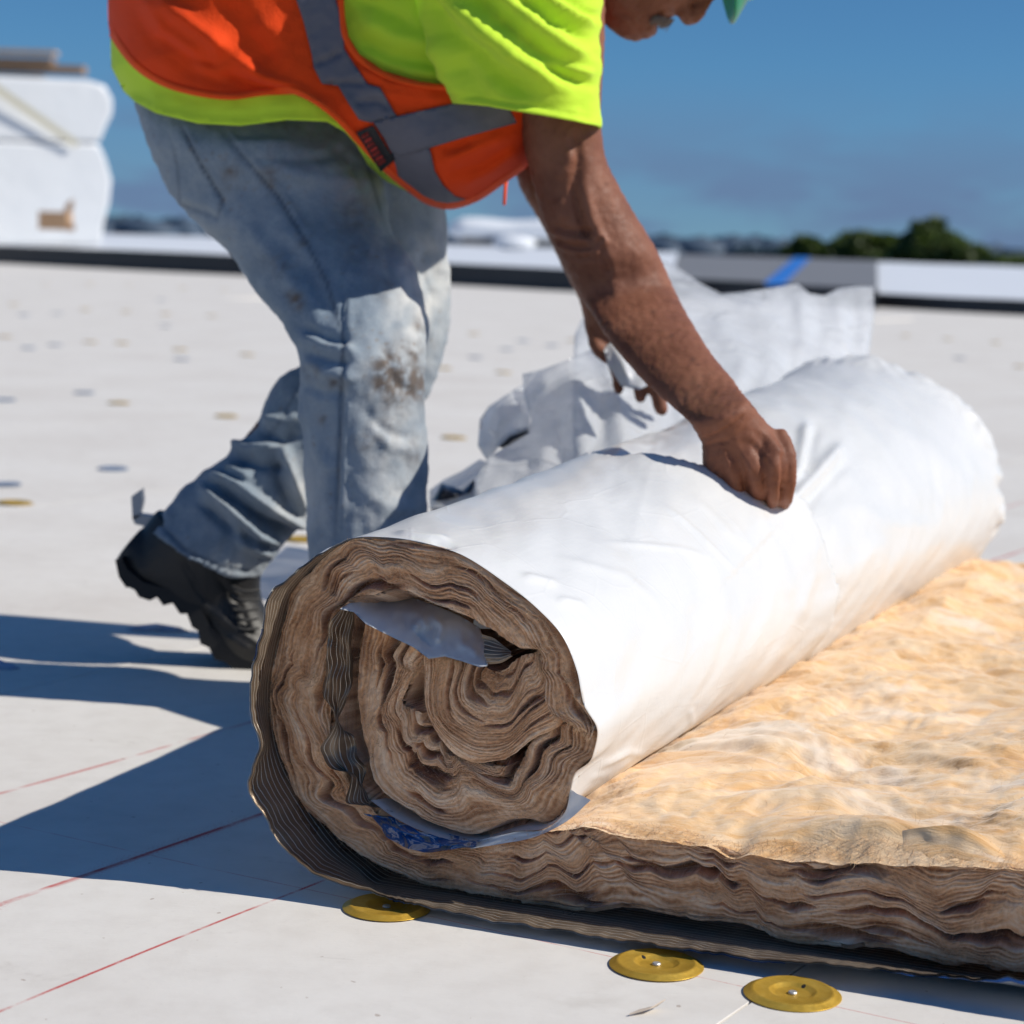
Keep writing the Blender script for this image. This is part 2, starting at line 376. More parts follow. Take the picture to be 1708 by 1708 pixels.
# far ground and roof deck
bm = bmesh.new()
me = bpy.data.meshes.new('ground'); me.from_pydata([(-6000, 20, -9), (6000, 20, -9), (6000, 5800, -9), (-6000, 5800, -9), (-6000, -3000, -9), (6000, -3000, -9)], [], [(0, 1, 2, 3), (4, 5, 1, 0)])
M_ground = simple('far_fields', (.055, .075, .045), (.04, .06, .05), .02, .9)
tag(link(bpy.data.objects.new('ground', me), None, M_ground), kind='structure')
me = bpy.data.meshes.new('roof_deck')
v, fcs = box_v(-16, 15, -4, 38, -.6, -.013); me.from_pydata(v.tolist(), [], fcs.tolist())
deck = tag(link(bpy.data.objects.new('roof_deck', me), None, M_deck), kind='structure')
me = bpy.data.meshes.new('insulation_layer'); me.from_pydata([(-2.6, .4, -.0129), (2.6, .4, -.0129), (4.5, 12, -.0129), (-4.5, 12, -.0129)], [], [(0, 1, 2, 3)]); link(bpy.data.objects.new('insulation_layer', me), deck, M_base)
# cover boards laid edge to edge
q1 = qof(165, 1120)[0]; BW, BL = 1.219, 2.438
t_joint = qof(1150, 1645)[1]+1.1
bme = None; cnt = 0
for iq in range(-12, 9):
    qa = q1+iq*BW
    for it in range(-3, 9):
        ta = t_joint+it*BL+(iq % 2)*BL/2
        cq, ct = qa+BW/2, ta+BL/2; cx, cy = (GQ*cq+GD*ct)
        if cy < .2 or cy > 19: continue
        if abs(cx) > .26*cy+1.9: continue
        if bme is None:
            bmm = bmesh.new(); v, fcs = box_v(-BW/2+.0009, BW/2-.0009, -BL/2+.0009, BL/2-.0009, -.0128, 0)
            vs = [bmm.verts.new(p) for p in v]; [bmm.faces.new([vs[i] for i in q]) for q in fcs]
            bmesh.ops.bevel(bmm, geom=[e for e in bmm.edges if abs(e.verts[0].co.z-e.verts[1].co.z) < 1e-6 and e.verts[0].co.z > -.001], offset=.0006, segments=1, affect='EDGES')
            bme = bpy.data.meshes.new('board'); bmm.to_mesh(bme); bmm.free(); bme.materials.append(M_deck)
        o = bpy.data.objects.new('board', bme); o.location = (cx, cy, random.uniform(-.0003, 0)); o.rotation_euler = (0, 0, GA-pi/2)
        COL.objects.link(o); o.parent = deck; cnt += 1

# low roof edge round the roof: black base flashing below, white membrane above, grey stretch on the right
M_white_mem = simple('white_membrane', (.80, .82, .84), (.74, .76, .79), 3, .45, bumps=(6, .3, .02))
M_black_mem = simple('black_flashing', (.018, .02, .024), (.012, .013, .016), 3, .5, bumps=(8, .3, .01))
M_grey_mem = simple('grey_membrane', (.21, .21, .215), (.17, .17, .175), 2, .6, bumps=(6, .3, .02))
M_blue = simple('blue_tape', (.02, .18, .62), (.02, .14, .5), 5, .45)
def roof_step(name, pts, far, z1, m, label, cat, topname):
    """raised roof level: black flashing up its front edge, membrane lying on top and running back"""
    ln = crom(np.array(pts, float), 24); root = empty(name, (float(ln[0][0]), float(ln[0][1]), 0), label, cat); n = len(ln)
    fl = np.linspace(np.array(far[0], float), np.array(far[1], float), n); V = []
    for i, p in enumerate(ln):
        wz = .010*perlin(i*.6, z1*3, 3)
        V += [[p[0], p[1], -.014], [p[0], p[1]+.01, z1*.5], [p[0], p[1]+.015, z1-.02+wz], [p[0], p[1]+.06, z1+wz], [p[0], p[1]+.35, z1-.003], [p[0], p[1]+.36, -.014]]
    meshobj('base_flashing', V, gridf(n, 6, True), M_black_mem, root, False)
    V = []
    for i, p in enumerate(ln):
        for k in np.linspace(0, 1, 12)**2: q_ = p+(fl[i]-p)*k; V.append([q_[0], q_[1]+.045, z1+.008+.012*perlin(q_[0]*.8, q_[1]*.5, 4)])
    meshobj(topname, V, gridf(n, 12), m, root, True); return root
def gpt(x, y): g = G(x, y); return (g[0], g[1])
def zat(x, y, Y): return float(P(x, y, Y)[2])
roof_step('raised_roof', [gpt(-250, 424), gpt(0, 438), gpt(400, 458), gpt(700, 471), gpt(960, 485), gpt(1120, 493)], ((-70, 95), (6.9, 95)), .25, M_white_mem, 'raised white roof level with black front edge behind the worker', 'roof level', 'white_membrane')
roof_step('raised_roof', [gpt(1090, 489), gpt(1290, 502), gpt(1463, 514)], ((6.9, 93), (15.6, 95)), .19, M_grey_mem, 'grey stretch of raised roof carrying a blue strip below the trees', 'roof level', 'grey_membrane')
roof_step('raised_roof', [gpt(1461, 511), gpt(1600, 519), gpt(1800, 529)], ((15.5, 95), (40, 95)), .135, M_white_mem, 'raised white roof level with black edge at the right border', 'roof level', 'white_membrane')
# blue strip on the grey roof edge (leans across its face)
q4 = [G(1276, 474, .215), G(1308, 474, .215), G(1352, 430, .215), G(1325, 430, .215)]
V = np.array(q4); V2, F2 = thick(V, np.array([[0, 1, 2, 3]]), np.array([0, 0, .02]))
tag(meshobj('blue_strip', V2, F2, M_blue, None, False), 'bright blue strip lying across the grey raised roof', 'strip')

# white rolled membrane lying on the roof edge
Yr = 70.
rt = empty('membrane_roll', tuple(P(770, 398, Yr)), 'blurred white membrane roll on the raised roof behind the elbow', 'membrane roll')
c = P(np.linspace(764, 935, 30), np.linspace(384, 389, 30), np.full(30, Yr))
rad = (.40+.03*np.sin(np.linspace(0, 9, 30))); rad[0] *= .85; V, Fc = ring_chain(c, rad, 20); V[:, 2] = np.where(V[:, 2] < c[:, 2].mean(), c[:, 2].mean()+(V[:, 2]-c[:, 2].mean())*.8, V[:, 2])
meshobj('rolled_sheet', V, Fc, M_white_mem, rt)
M_shade = simple('grey_roll_shade', (.16, .15, .14), None, 5, .8)
V, Fc = ring_chain(c[2:]+np.array([0, -.2, -.30]), np.full(28, .14), 12); meshobj('under_roll_shade', V, Fc, M_shade, rt)  # dark grey tube standing in for the shadow beneath the roll
V, Fc = ellip(P(858, 405, Yr-.5), (.7, .6, .25)); meshobj('loose_fold', V, Fc, M_white_mem, rt)

# wrapped pallet stack far left
Ys = 34.
def sx(x, y): return P(x, y, Ys)
stack = empty('wrapped_stack', tuple(sx(60, 420)*np.array([1, 1, 0])), 'tall stack of white wrapped bundles far left on the roof', 'wrapped stack')
M_wrap = simple('white_wrap', (.68, .69, .70), (.62, .64, .66), 2, .35, bumps=(2.5, .35, .08))
for (pl) in ([(-260, 130), (150, 134), (178, 142), (190, 165), (189, 190), (178, 215), (170, 238), (-260, 238)], [(-260, 239), (168, 239), (178, 262), (188, 300), (184, 340), (176, 372), (172, 409), (-260, 409)]):
    p = np.array(pl, float); V = P(p[:, 0], p[:, 1], np.full(len(p), Ys)); V[:, 1] += (V[:, 0]-V[:, 0].max())*.5; n = len(V)
    V2 = np.concatenate([V, V+np.array([-.6, 1.2, 0])]); Fc = [list(range(n)), [n+i for i in range(n)][::-1]]+[[i, i+n, (i+1) % n+n, (i+1) % n] for i in range(n)]
    o = meshobj('bundle', V2, Fc, M_wrap, stack, False); bv = o.modifiers.new('b', 'BEVEL'); bv.width = .07; bv.segments = 3
V, Fc = thick(np.array([P(-10, 138, Ys-1.0), P(6, 148, Ys-.93), P(133, 238, Ys-.33), P(126, 245, Ys-.36), P(-10, 152, Ys-1.0)]), np.array([[0, 1, 2, 3, 4]]), np.array([0, -.02, 0]))
meshobj('strap', V, Fc, simple('tan_strap', (.50, .47, .36), None, 4, .7), stack, False)
M_wood = simple('weathered_plank', (.36, .24, .15), (.22, .14, .09), 3, .75, bumps=(20, .4, .01))
M_wood2 = simple('pale_plank', (.50, .36, .24), (.38, .26, .17), 3, .75, bumps=(20, .4, .01))
for i, (x0, x1, y0, y1, m, lb) in enumerate([(-120, 88, 76, 90, M_wood2, 'pale upper plank on top of the white stack'), (-120, 84, 90, 106, M_wood, 'dark middle plank in the pile on the white stack'),
        (-120, 136, 100, 122, M_wood, 'long lower plank jutting right from the pile on the stack'), (-120, 66, 118, 130, M_wood2, 'bottom plank resting directly on the white stack')]):
    A = P(x0, y0, Ys+.1+.1*i); B = P(x1, y1, Ys+.1+.1*i); v, fcs = box_v(A[0], B[0], 0, .35, B[2], A[2]); v[:, 1] += A[1]+.1
    o = meshobj('plank', v, fcs, m, None, False); tag(o, lb, 'plank', 'planks piled on the wrapped stack')
Yc = 31.9
M_card = simple('cardboard', (.48, .30, .17), (.40, .24, .13), 3, .8)
cb = empty('cardboard_box', tuple(P(95, 384, Yc)), 'small brown cardboard box with a flap up before the white stack', 'box')
A = P(64, 352, Yc); B = P(112, 384, Yc); v, fcs = box_v(A[0], B[0], 0, .4, B[2], A[2]); v[:, 1] += Yc; meshobj('carton', v, fcs, M_card, cb, False)
for pl in ([(106, 352), (112, 338), (122, 332), (122, 346), (112, 358)], [(108, 366), (126, 378), (122, 386), (108, 384)]):
    p = np.array(pl, float); V = P(p[:, 0], p[:, 1], np.full(len(p), Yc+.03)); V2, F2 = thick(V, np.array([list(range(len(p)))]), np.array([0, .03, 0])); meshobj('flap', V2, F2, M_card, cb, False)

# trees beyond the roof edge
def leaf_mat(n, c1, c2):
    b = NB(n); i = b.n('ShaderNodeObjectInfo'); nn = b.noise(b.pos(), .8, 3)
    return b.bsdf(b.mix(nn, c2, c1), .65, trans=(.25, (c1[0]*1.4, c1[1]*1.6, c1[2])))
M_leaf = leaf_mat('foliage', (.11, .145, .035), (.04, .065, .022)); M_leaf_haze = leaf_mat('hazed_foliage', (.10, .15, .22), (.08, .12, .18))  # far leaves carry the blue of distance haze in their colour
M_bark = simple('bark', (.10, .07, .05), None, 4, .9)
def tree(blobs, Y, label, m=M_leaf, nl=2600, ls=.30):
    s = FPX/Y; x0 = np.mean([b_[0] for b_ in blobs]); base = P(x0, 430, Y); base[2] = -9
    root = empty('tree', tuple(base), label, 'tree', 'trees beyond the roof edge')
    tot = sum(b_[2]*b_[3] for b_ in blobs); V = []; Fc = []
    for (bx, by, rx, ry) in blobs:
        c = P(bx, by, Y); n = int(nl*rx*ry/tot); RX, RZ = rx/s, ry/s
        d = rng.normal(size=(n, 3)); d /= np.linalg.norm(d, axis=1)[:, None]; r = rng.uniform(.25, 1, n)**.5
        r *= 1+.22*perlin(d[:, 0]*2.3+bx, d[:, 2]*2.3+by)+.1*perlin(d[:, 1]*5, d[:, 2]*5+bx)
        p = c+d*r[:, None]*np.array([RX, RX, RZ]); a1 = rng.normal(size=(n, 3)); a1 /= np.linalg.norm(a1, axis=1)[:, None]; a2 = np.cross(a1, rng.normal(size=(n, 3))); a2 /= np.linalg.norm(a2, axis=1)[:, None]
        L = ls*rng.uniform(.6, 1.4, n)[:, None]
        o = len(V)*0
        base_i = sum(len(x) for x in V); q = np.stack([p-a1*L, p+a2*L*.6, p+a1*L, p-a2*L*.6], 1).reshape(-1, 3); V.append(q)
        Fc.append(np.arange(n*4).reshape(-1, 4)+base_i)
    o = meshobj('crown', np.concatenate(V), np.concatenate(Fc), m, root, False)
    top = P(x0, np.mean([b_[1] for b_ in blobs]), Y); k = np.linspace(0, 1, 8)[:, None]; cc = base+(top-base)*k; cc[:, 0] += .3*np.sin(k[:, 0]*5)
    v1 = [ring_chain(cc, np.linspace(.45, .12, 8), 10)]
    for j in range(5):
        e = P(blobs[j % len(blobs)][0]+rng.uniform(-20, 20), blobs[j % len(blobs)][1]-5, Y); st = cc[4]+rng.normal(size=3)*.05; kk = np.linspace(0, 1, 5)[:, None]
        v1.append(ring_chain(st+(e-st)*kk, np.linspace(.18, .05, 5), 7))
    V, Fc = join(v1); meshobj('trunk', V, Fc, M_bark, root)
tree([(1345, 412, 26, 17), (1325, 420, 22, 10), (1372, 420, 18, 9)], 135, 'small dark tree at the left of the blurred group')
tree([(1432, 408, 34, 22), (1405, 415, 28, 16), (1470, 412, 34, 22), (1450, 425, 50, 14)], 131, 'middle rounded tree of the blurred dark group')
tree([(1545, 392, 30, 26), (1535, 410, 38, 28), (1575, 412, 44, 26), (1610, 424, 44, 18), (1520, 424, 40, 18), (1560, 375, 16, 12)], 127, 'tallest pointed tree of the blurred group')
tree([(1700, 436, 60, 9), (1760, 434, 50, 12)], 170, 'low tree line piece at the right edge beyond the white roof edge')
tree([(1255, 418, 30, 6), (1290, 420, 22, 6)], 190, 'faint low tree left of the blurred group above grey roof edge', M_leaf_haze)
# far tree belt along the horizon
V = []; Fc = []; n = 0
for k in range(260):
    x = rng.uniform(-700, 700); y = rng.uniform(1400, 1800); h = rng.uniform(9, 17)
    v, fc = ellip((x, y, -9+h*.4), (rng.uniform(10, 26), 10, h*.65), nu=8, nv=5); v += rng.normal(size=v.shape)*1.2; V.append((v, fc))
V, Fc = join(V); o = meshobj('far_woods', V, Fc, M_leaf_haze); tag(o, 'distant dark belt of woods along the horizon', 'woods', kind='stuff')

# ------------------------------------------------------------------ fastener plates
M_gold = None
def gold():
    b = NB('gold_plated_steel'); co = b.coord(); n = b.noise(co, 60, 5, .65); n2 = b.noise(co, 300, 3, .6)
    col = b.ramp(n, [(.3, (.58, .345, .04)), (.55, (.70, .44, .065)), (.8, (.78, .53, .11))])
    return b.bsdf(col, b.rng(n2, .3, .7, .38, .5), .6, spec=.4)
M_gold = gold(); M_screw = simple('screw_steel', (.70, .70, .69), None, 30, .35, .6); M_hole = simple('dark_hole', (.01, .009, .008), None, 10, .9)
M_bluep = simple('blue_grey_plate', (.20, .27, .38), (.16, .22, .33), 20, .45, .3)
def lathe(prof, ns=56):
    pr = np.array(prof); ph = np.linspace(0, 2*pi, ns, endpoint=False)
    V = np.stack([pr[:, 0:1]*np.cos(ph), pr[:, 0:1]*np.sin(ph), np.repeat(pr[:, 1:2], ns, 1)], -1).reshape(-1, 3)
    return V, gridf(len(pr), ns, True)
PR = [(.0001, .0008), (.0132, .0008), (.0146, .0012), (.0176, .0030), (.0186, .0035), (.0196, .0036), (.0292, .0034), (.0302, .0039), (.0316, .0040), (.0330, .0034), (.0362, .0012), (.0381, .0008), (.0384, .0005), (.0378, .0002), (.033, .0006)]
def plate_mesh(ns, m, name='disc'):
    V, Fc = lathe(PR, ns); me = bpy.data.meshes.new(name); me.from_pydata(V.tolist(), [], Fc[:, ::-1].tolist()); me.polygons.foreach_set('use_smooth', [True]*len(me.polygons)); me.materials.append(m)
    return me
pm = plate_mesh(64, M_gold); 
def near_plate(x, y, rz, label, tilt=(0, 0)):
    g = G(x, y, .002); root = empty('fastener_plate', (g[0], g[1], .0006), label, 'fastener plate', 'gold fastener plates'); root.rotation_euler = (tilt[0], tilt[1], rz)
    d = bpy.data.objects.new('disc', pm); COL.objects.link(d); d.parent = root
    V, Fc = lathe([(.0001, .0026), (.0030, .0025), (.0036, .0018), (.0037, .0010)], 20); o = bpy.data.objects.new('screw_head', bpy.data.meshes.new('screw_head')); o.data.from_pydata(V.tolist(), [], Fc[:, ::-1].tolist()); o.location = (0, 0, .0002); link(o, root, M_screw)
    V, Fc = lathe([(.0001, .0002), (.0019, .0)], 14); o = bpy.data.objects.new('punched_hole', bpy.data.meshes.new('punched_hole')); V = V.copy(); V[:, 2] += .0024+V[:, 0]*.55; V[:, 0] += .0165; o.data.from_pydata(V.tolist(), [], Fc[:, ::-1].tolist()); link(o, root, M_hole)
near_plate(1322, 1656, .9, 'gold disc plate nearest the camera, in full sun below the blanket edge', (.012, -.01))
near_plate(1095, 1608, 2.2, 'second gold disc plate, its rim just under the foil edge')
near_plate(645, 1512, 1.2, 'gold disc plate shaded under the roll at its lower left')
pf = plate_mesh(24, M_gold); pb = plate_mesh(24, M_bluep)
far_gold = [(25, 840), (198, 673), (377, 695), (757, 731), (505, 901), (150, 571), (203, 573), (300, 584), (412, 592), (142, 517), (210, 520), (276, 524), (353, 527), (22, 508), (8, 562), (75, 474), (150, 474), (215, 474), (305, 481), (372, 484), (840, 622), (740, 615), (790, 557), (955, 568), (1510, 560), (1580, 566), (1660, 572), (1700, 612)]
far_blue = [(188, 783), (8, 809), (140, 656), (8, 668), (47, 581), (92, 576), (303, 600), (275, 544), (40, 526), (95, 523), (268, 501), (872, 569), (920, 577), (845, 583), (793, 597), (1600, 598)]
OWN = {(25, 840): 'gold fastener plate at the left border, level with the raised heel', (198, 673): 'blurred gold fastener plate left of the far shin, farther from it', (377, 695): 'blurred gold fastener plate left of and closest to the far shin',
       (757, 731): 'gold fastener plate between the near leg and the white sheeting', (505, 901): 'gold fastener plate peeping out between the two trouser legs', (188, 783): 'blue grey fastener plate above the small metal bracket', (8, 809): 'blue grey fastener plate at the left border above the gold one',
       (840, 622): 'gold fastener plate just left of the sheeting top corner', (1700, 612): 'gold fastener plate at the right border behind the roll'}
for lst, me, lb, grp in ((far_gold, pf, 'small blurred gold fastener plate on the sunlit boards farther back', 'far gold fastener plates'), (far_blue, pb, 'small blurred blue grey fastener plate on the sunlit boards', 'far blue grey fastener plates')):
    for x, y in lst:
        g = G(x, y); o = bpy.data.objects.new('fastener_plate', me); o.location = (g[0], g[1], .001); o.rotation_euler = (rng.uniform(-.03, .03), rng.uniform(-.03, .03), 0); COL.objects.link(o); tag(o, OWN.get((x, y), lb), 'fastener plate', grp)
# ================================================================== INSULATION BLANKET
LEN = 1.60
def batting_mat():
    b = NB('glass_fibre_batting'); uv = b.coord('UV')
    s1 = b.noise(uv, 1, 5, .65, .35, mapscale=(16, 230, 1)); s2 = b.noise(uv, 1, 4, .6, .3, mapscale=(28, 900, 1)); s3 = b.noise(uv, 1, 3, .55, mapscale=(7, 45, 1)); s4 = b.noise(uv, 1, 3, .6, mapscale=(500, 900, 1))
    lm = b.math('ADD', b.math('MULTIPLY', b.attr('lam_shade'), .58), b.math('MULTIPLY', s1, .42))
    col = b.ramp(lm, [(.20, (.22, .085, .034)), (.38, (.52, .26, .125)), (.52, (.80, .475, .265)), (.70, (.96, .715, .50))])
    col = b.mix(b.math('MULTIPLY', b.rng(s3, .42, .72), .35), col, (.60, .31, .145))
    col = b.mix(b.math('MULTIPLY', b.rng(s2, .54, .70), .40), col, (.95, .80, .62))
    h = b.math('ADD', b.math('MULTIPLY', s1, .4), b.math('ADD', b.math('MULTIPLY', s2, .8), b.math('MULTIPLY', s4, .9)))
    return b.bsdf(col, .95, 0, b.bump(h, .55, .004), spec=.05, sheen=.4)
def pad_mat():
    b = NB('fluffy_batting_face'); p = b.coord('UV')
    warp = b.n('ShaderNodeVectorMath', {0: p, 1: b.n('ShaderNodeVectorMath', {0: b.n('ShaderNodeTexNoise', {'Vector': p, 'Scale': 5., 'Detail': 3}).outputs[1], 3: .16}, operation='SCALE').outputs[0]}, operation='ADD').outputs[0]
    big = b.noise(warp, 1, 5, .62, .6, mapscale=(5, 8, 1)); med = b.noise(warp, 1, 5, .65, .8, mapscale=(13, 30, 1)); fib = b.noise(warp, 1, 4, .65, .5, mapscale=(60, 330, 1), rot=(0, 0, .25)); fin = b.noise(p, 480, 2, .6)
    col = b.ramp(med, [(.24, (.56, .28, .09)), (.39, (.71, .41, .17)), (.52, (.79, .52, .275)), (.70, (.84, .635, .42))])
    col = b.mix(b.math('MULTIPLY', b.rng(big, .50, .68), .75), col, (.84, .735, .62))
    col = b.mix(b.math('MULTIPLY', b.rng(fib, .42, .75), .35), col, (.82, .66, .44))
    col = b.mix(b.math('MULTIPLY', b.rng(fib, .44, .24), .22), col, (.56, .34, .15))
    sp = b.noise(p, 130, 1, .4); col = b.mix(b.math('MULTIPLY', b.rng(sp, .80, .83), .6), col, (.13, .07, .03))
    h = b.math('ADD', b.math('MULTIPLY', fib, .6), b.math('ADD', b.math('MULTIPLY', fin, .25), b.math('MULTIPLY', med, 1.2)))
    return b.bsdf(col, .9, 0, b.bump(h, .30, .005), spec=.06, sheen=.4)
def facing_mat():
    b = NB('white_vinyl_facing'); uv = b.coord('UV'); p = b.coord('Object')
    cr = b.noise(p, 9, 5, .6, .7); kz = b.rng(b.math('ABSOLUTE', b.math('SUBTRACT', b.noise(p, 4.5, 2, .45, .35), .5)), 0, .012); kz2 = b.rng(b.math('ABSOLUTE', b.math('SUBTRACT', b.noise(p, 15, 2, .5, .8), .5)), 0, .02); fine = b.noise(uv, 1, 4, .6, .4, mapscale=(70, 16, 1), rot=(0, 0, .45)); wide = b.noise(p, 3, 2)
    vor = b.n('ShaderNodeTexVoronoi', {'Vector': uv, 'Scale': 13.}, feature='DISTANCE_TO_EDGE'); ck = b.rng(vor.outputs['Distance'], 0, .03)
    col = b.mix(b.rng(cr, .3, .75), (.70, .705, .705), (.74, .74, .735))
    dirt = b.noise(p, 17, 6, .7); col = b.mix(b.math('MULTIPLY', b.rng(dirt, .66, .8), .25), col, (.62, .58, .52))
    nb = b.bump(ck, .10, .002); h = b.math('ADD', b.math('ADD', b.math('MULTIPLY', cr, 1.), b.math('MULTIPLY', fine, .35)), b.math('ADD', b.math('MULTIPLY', kz, -.035), b.math('MULTIPLY', kz2, .012)))
    return b.bsdf(col, .28, 0, b.bump(h, .22, .006, nb), spec=.45, trans=(.08, (.8, .81, .83)))
def lining_mat():
    b = NB('scrim_foil_lining'); uv = b.coord('UV'); s = b.n('ShaderNodeSeparateXYZ', {0: uv})
    wv = b.math('ADD', s.outputs[1], b.math('MULTIPLY', b.noise(uv, 9, 3), .006))
    st = b.math('PINGPONG', b.math('MULTIPLY', wv, 1/.0068), .5); ln = b.rng(st, .12, .02); n = b.noise(uv, 1, 4, .6, .3, mapscale=(60, 300, 1)); n2 = b.noise(uv, 14, 4, .65, .6)
    col = b.mix(ln, b.ramp(n2, [(.3, (.13, .09, .062)), (.6, (.23, .175, .125)), (.8, (.36, .29, .22))]), (.62, .57, .50))
    h = b.math('ADD', b.math('MULTIPLY', ln, .6), b.math('ADD', b.math('MULTIPLY', n, .35), n2))
    return b.bsdf(col, b.rng(n2, .3, .7, .26, .42), .55, b.bump(h, .6, .003), spec=.5)
M_bat = batting_mat(); M_pad = pad_mat(); M_fac = facing_mat(); M_lin = lining_mat()

roll = empty('insulation_roll', tuple(O0), 'big white faced insulation blanket, half unrolled, brown layered batting showing at its end', 'insulation roll')

def band(name, ladder, nt, nv, amp, rec, seed, wave=.006, depth=.22, fine=1.0):
    L = crom(np.array(ladder, float), nt)
    Lr = np.array(ladder, float)
    o2 = FP(L[:, 0], L[:, 1]); i2 = FP(L[:, 2], L[:, 3])
    v = np.linspace(0, 1, nv); mid = (o2+i2)/2; arc = np.r_[0, np.cumsum(np.linalg.norm(np.diff(mid, axis=0), axis=1))]
    th = np.linalg.norm(o2-i2, axis=1); p = o2[:, None]*(1-v)[None, :, None]+i2[:, None]*v[None, :, None]
    tg = np.gradient(mid, axis=0); tg /= np.linalg.norm(tg, axis=1)[:, None]+1e-9; nn = (i2-o2)/(th[:, None]+1e-9)
    T, Vv = np.meshgrid(arc, v, indexing='ij'); TH = th[:, None]*np.ones_like(Vv); yv = Vv*TH
    env = np.sin(pi*Vv)**.6
    w1 = perlin(T*13+1.5*perlin(T*4, yv*6, seed+9), yv*6, seed)+.75*perlin(T*27, yv*11, seed+1)+.30*perlin(T*55, yv*22, seed+2)
    pl = np.clip(perlin(T*6, yv*5, seed+31)+.35, 0, 1); w1 = w1+pl*.9*(1-2.4*np.abs(perlin(T*24+1.5*perlin(T*8, yv*9, seed+33), yv*8, seed+32)))
    scale = np.minimum(1, TH/.05)
    p = p+nn[:, None]*(w1*env*wave*scale)[..., None]+tg[:, None]*((perlin(T*18, yv*16, seed+4)+.4*perlin(T*40, yv*34, seed+5))*env*wave*.8*scale)[..., None]
    p = p+nn[:, None]*((perlin(T*45, 0*yv, seed+6)*.0022+perlin(T*150, 0*yv, seed+7)*.0008)*((Vv < .02) | (Vv > .98)))[..., None]
    phase = 2*pi*yv/.0034+7.5*perlin(T*5, yv*38, seed+40)+3.2*perlin(T*20, yv*90, seed+41)+2.0*perlin(T*75, yv*170, seed+42)
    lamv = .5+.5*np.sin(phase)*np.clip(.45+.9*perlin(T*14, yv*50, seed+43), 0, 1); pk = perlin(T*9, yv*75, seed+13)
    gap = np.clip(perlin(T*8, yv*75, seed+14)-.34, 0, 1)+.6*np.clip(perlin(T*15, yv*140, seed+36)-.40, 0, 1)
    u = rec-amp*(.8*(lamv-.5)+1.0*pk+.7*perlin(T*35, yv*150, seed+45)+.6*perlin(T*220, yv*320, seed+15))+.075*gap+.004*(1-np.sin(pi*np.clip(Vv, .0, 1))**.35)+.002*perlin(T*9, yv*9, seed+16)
    lamc_shade = np.clip(.5+.5*(lamv-.5)+.28*pk+.22*perlin(T*35, yv*150, seed+45)-1.6*gap+.15*perlin(T*30, yv*30, seed+44)+.12*perlin(T*300, yv*420, seed+46), 0, 1)  # layer tone, with the shade of the gaps painted in as darker colour
    X = W3(p[..., 0], p[..., 1], u); Vt = X.reshape(-1, 3); uv = np.stack([T, yv+seed*.37], -1).reshape(-1, 2); Fc = [gridf(nt, nv)]; lamc_shade = lamc_shade.ravel()
    # walls running back from both boundaries and the ends
    for k, ids in enumerate((np.arange(nt)*nv, np.arange(nt)*nv+nv-1)):
        base = len(Vt); B = X.reshape(-1, 3)[ids]; steps = (.01, .03, depth)
        cenB = W3(np.array([.01]), np.array([.16]))[0]; padp = ((((B-O0)@WX) > .10) & (B[:, 2] < .13))[:, None]; rows = [np.where(padp, B+AX*.002-ZX*.004, 0)+np.where(padp, 0, 1)*(B+AX*s_+(cenB-B)*(.03 if s_ < .02 else .09 if s_ < .05 else .2)*(((B-O0)@WX) < .22)[:, None]) for s_ in steps]; Vt = np.concatenate([Vt]+rows); uvb = uv[ids]; uv = np.concatenate([uv]+[uvb+np.array([0, s_]) for s_ in steps]); lamc_shade = np.concatenate([lamc_shade]+[lamc_shade[ids]]*3)
        prev = ids
        for r_ in range(3):
            cur = base+r_*nt+np.arange(nt); q = np.stack([prev[:-1], prev[1:], cur[1:], cur[:-1]], -1); Fc.append(q if k == 1 else q[:, ::-1]); prev = cur
    return meshobj(name, Vt, np.concatenate(Fc), M_bat, roll, True, uv, attrs={'lam_shade': lamc_shade}), p, X
LA = [(1900, 1622, 1900, 1462), (1760, 1618, 1760, 1456), (1660, 1614, 1660, 1449), (1582, 1608, 1560, 1447), (1515, 1586, 1490, 1445), (1440, 1575, 1420, 1444), (1368, 1573, 1350, 1441), (1284, 1556, 1280, 1431), (1262, 1543, 1230, 1421), (1180, 1532, 1165, 1410), (1108, 1522, 1100, 1403), (1030, 1508, 1030, 1392), (985, 1516, 985, 1380), (930, 1510, 935, 1385), (850, 1500, 860, 1398), (760, 1488, 780, 1416),
      (690, 1470, 712, 1408), (620, 1440, 660, 1390), (560, 1395, 622, 1352), (500, 1345, 592, 1325), (472, 1285, 570, 1285), (452, 1222, 552, 1240), (447, 1160, 548, 1185), (455, 1098, 548, 1125), (469, 1038, 553, 1070), (488, 986, 565, 1022), (530, 940, 585, 1000), (583, 902, 612, 993), (640, 902, 655, 986), (700, 909, 715, 1003), (760, 926, 770, 1026), (838, 975, 818, 1050), (895, 1021, 862, 1080), (933, 1064, 897, 1085), (958, 1120, 905, 1125), (970, 1180, 920, 1190), (990, 1218, 948, 1208), (985, 1234, 972, 1224)]
LB = [(992, 1228, 948, 1210), (985, 1262, 905, 1224), (955, 1288, 874, 1246), (946, 1325, 860, 1276), (915, 1374, 815, 1282), (850, 1383, 775, 1274), (780, 1398, 738, 1263), (720, 1380, 728, 1238), (660, 1352, 712, 1212), (615, 1315, 692, 1194), (601, 1265, 665, 1180), (590, 1190, 672, 1150), (588, 1110, 698, 1110), (600, 1040, 735, 1098)]
LC = [(704, 1092, 738, 1096), (703, 1150, 765, 1107), (708, 1198, 790, 1114), (738, 1245, 815, 1121), (782, 1274, 838, 1118), (838, 1270, 853, 1106), (885, 1236, 868, 1096), (930, 1208, 885, 1091), (912, 1140, 896, 1087)]
bA, pA, XA = band('outer_batting', LA, 1600, 150, .0015, .0, 1, .0095)
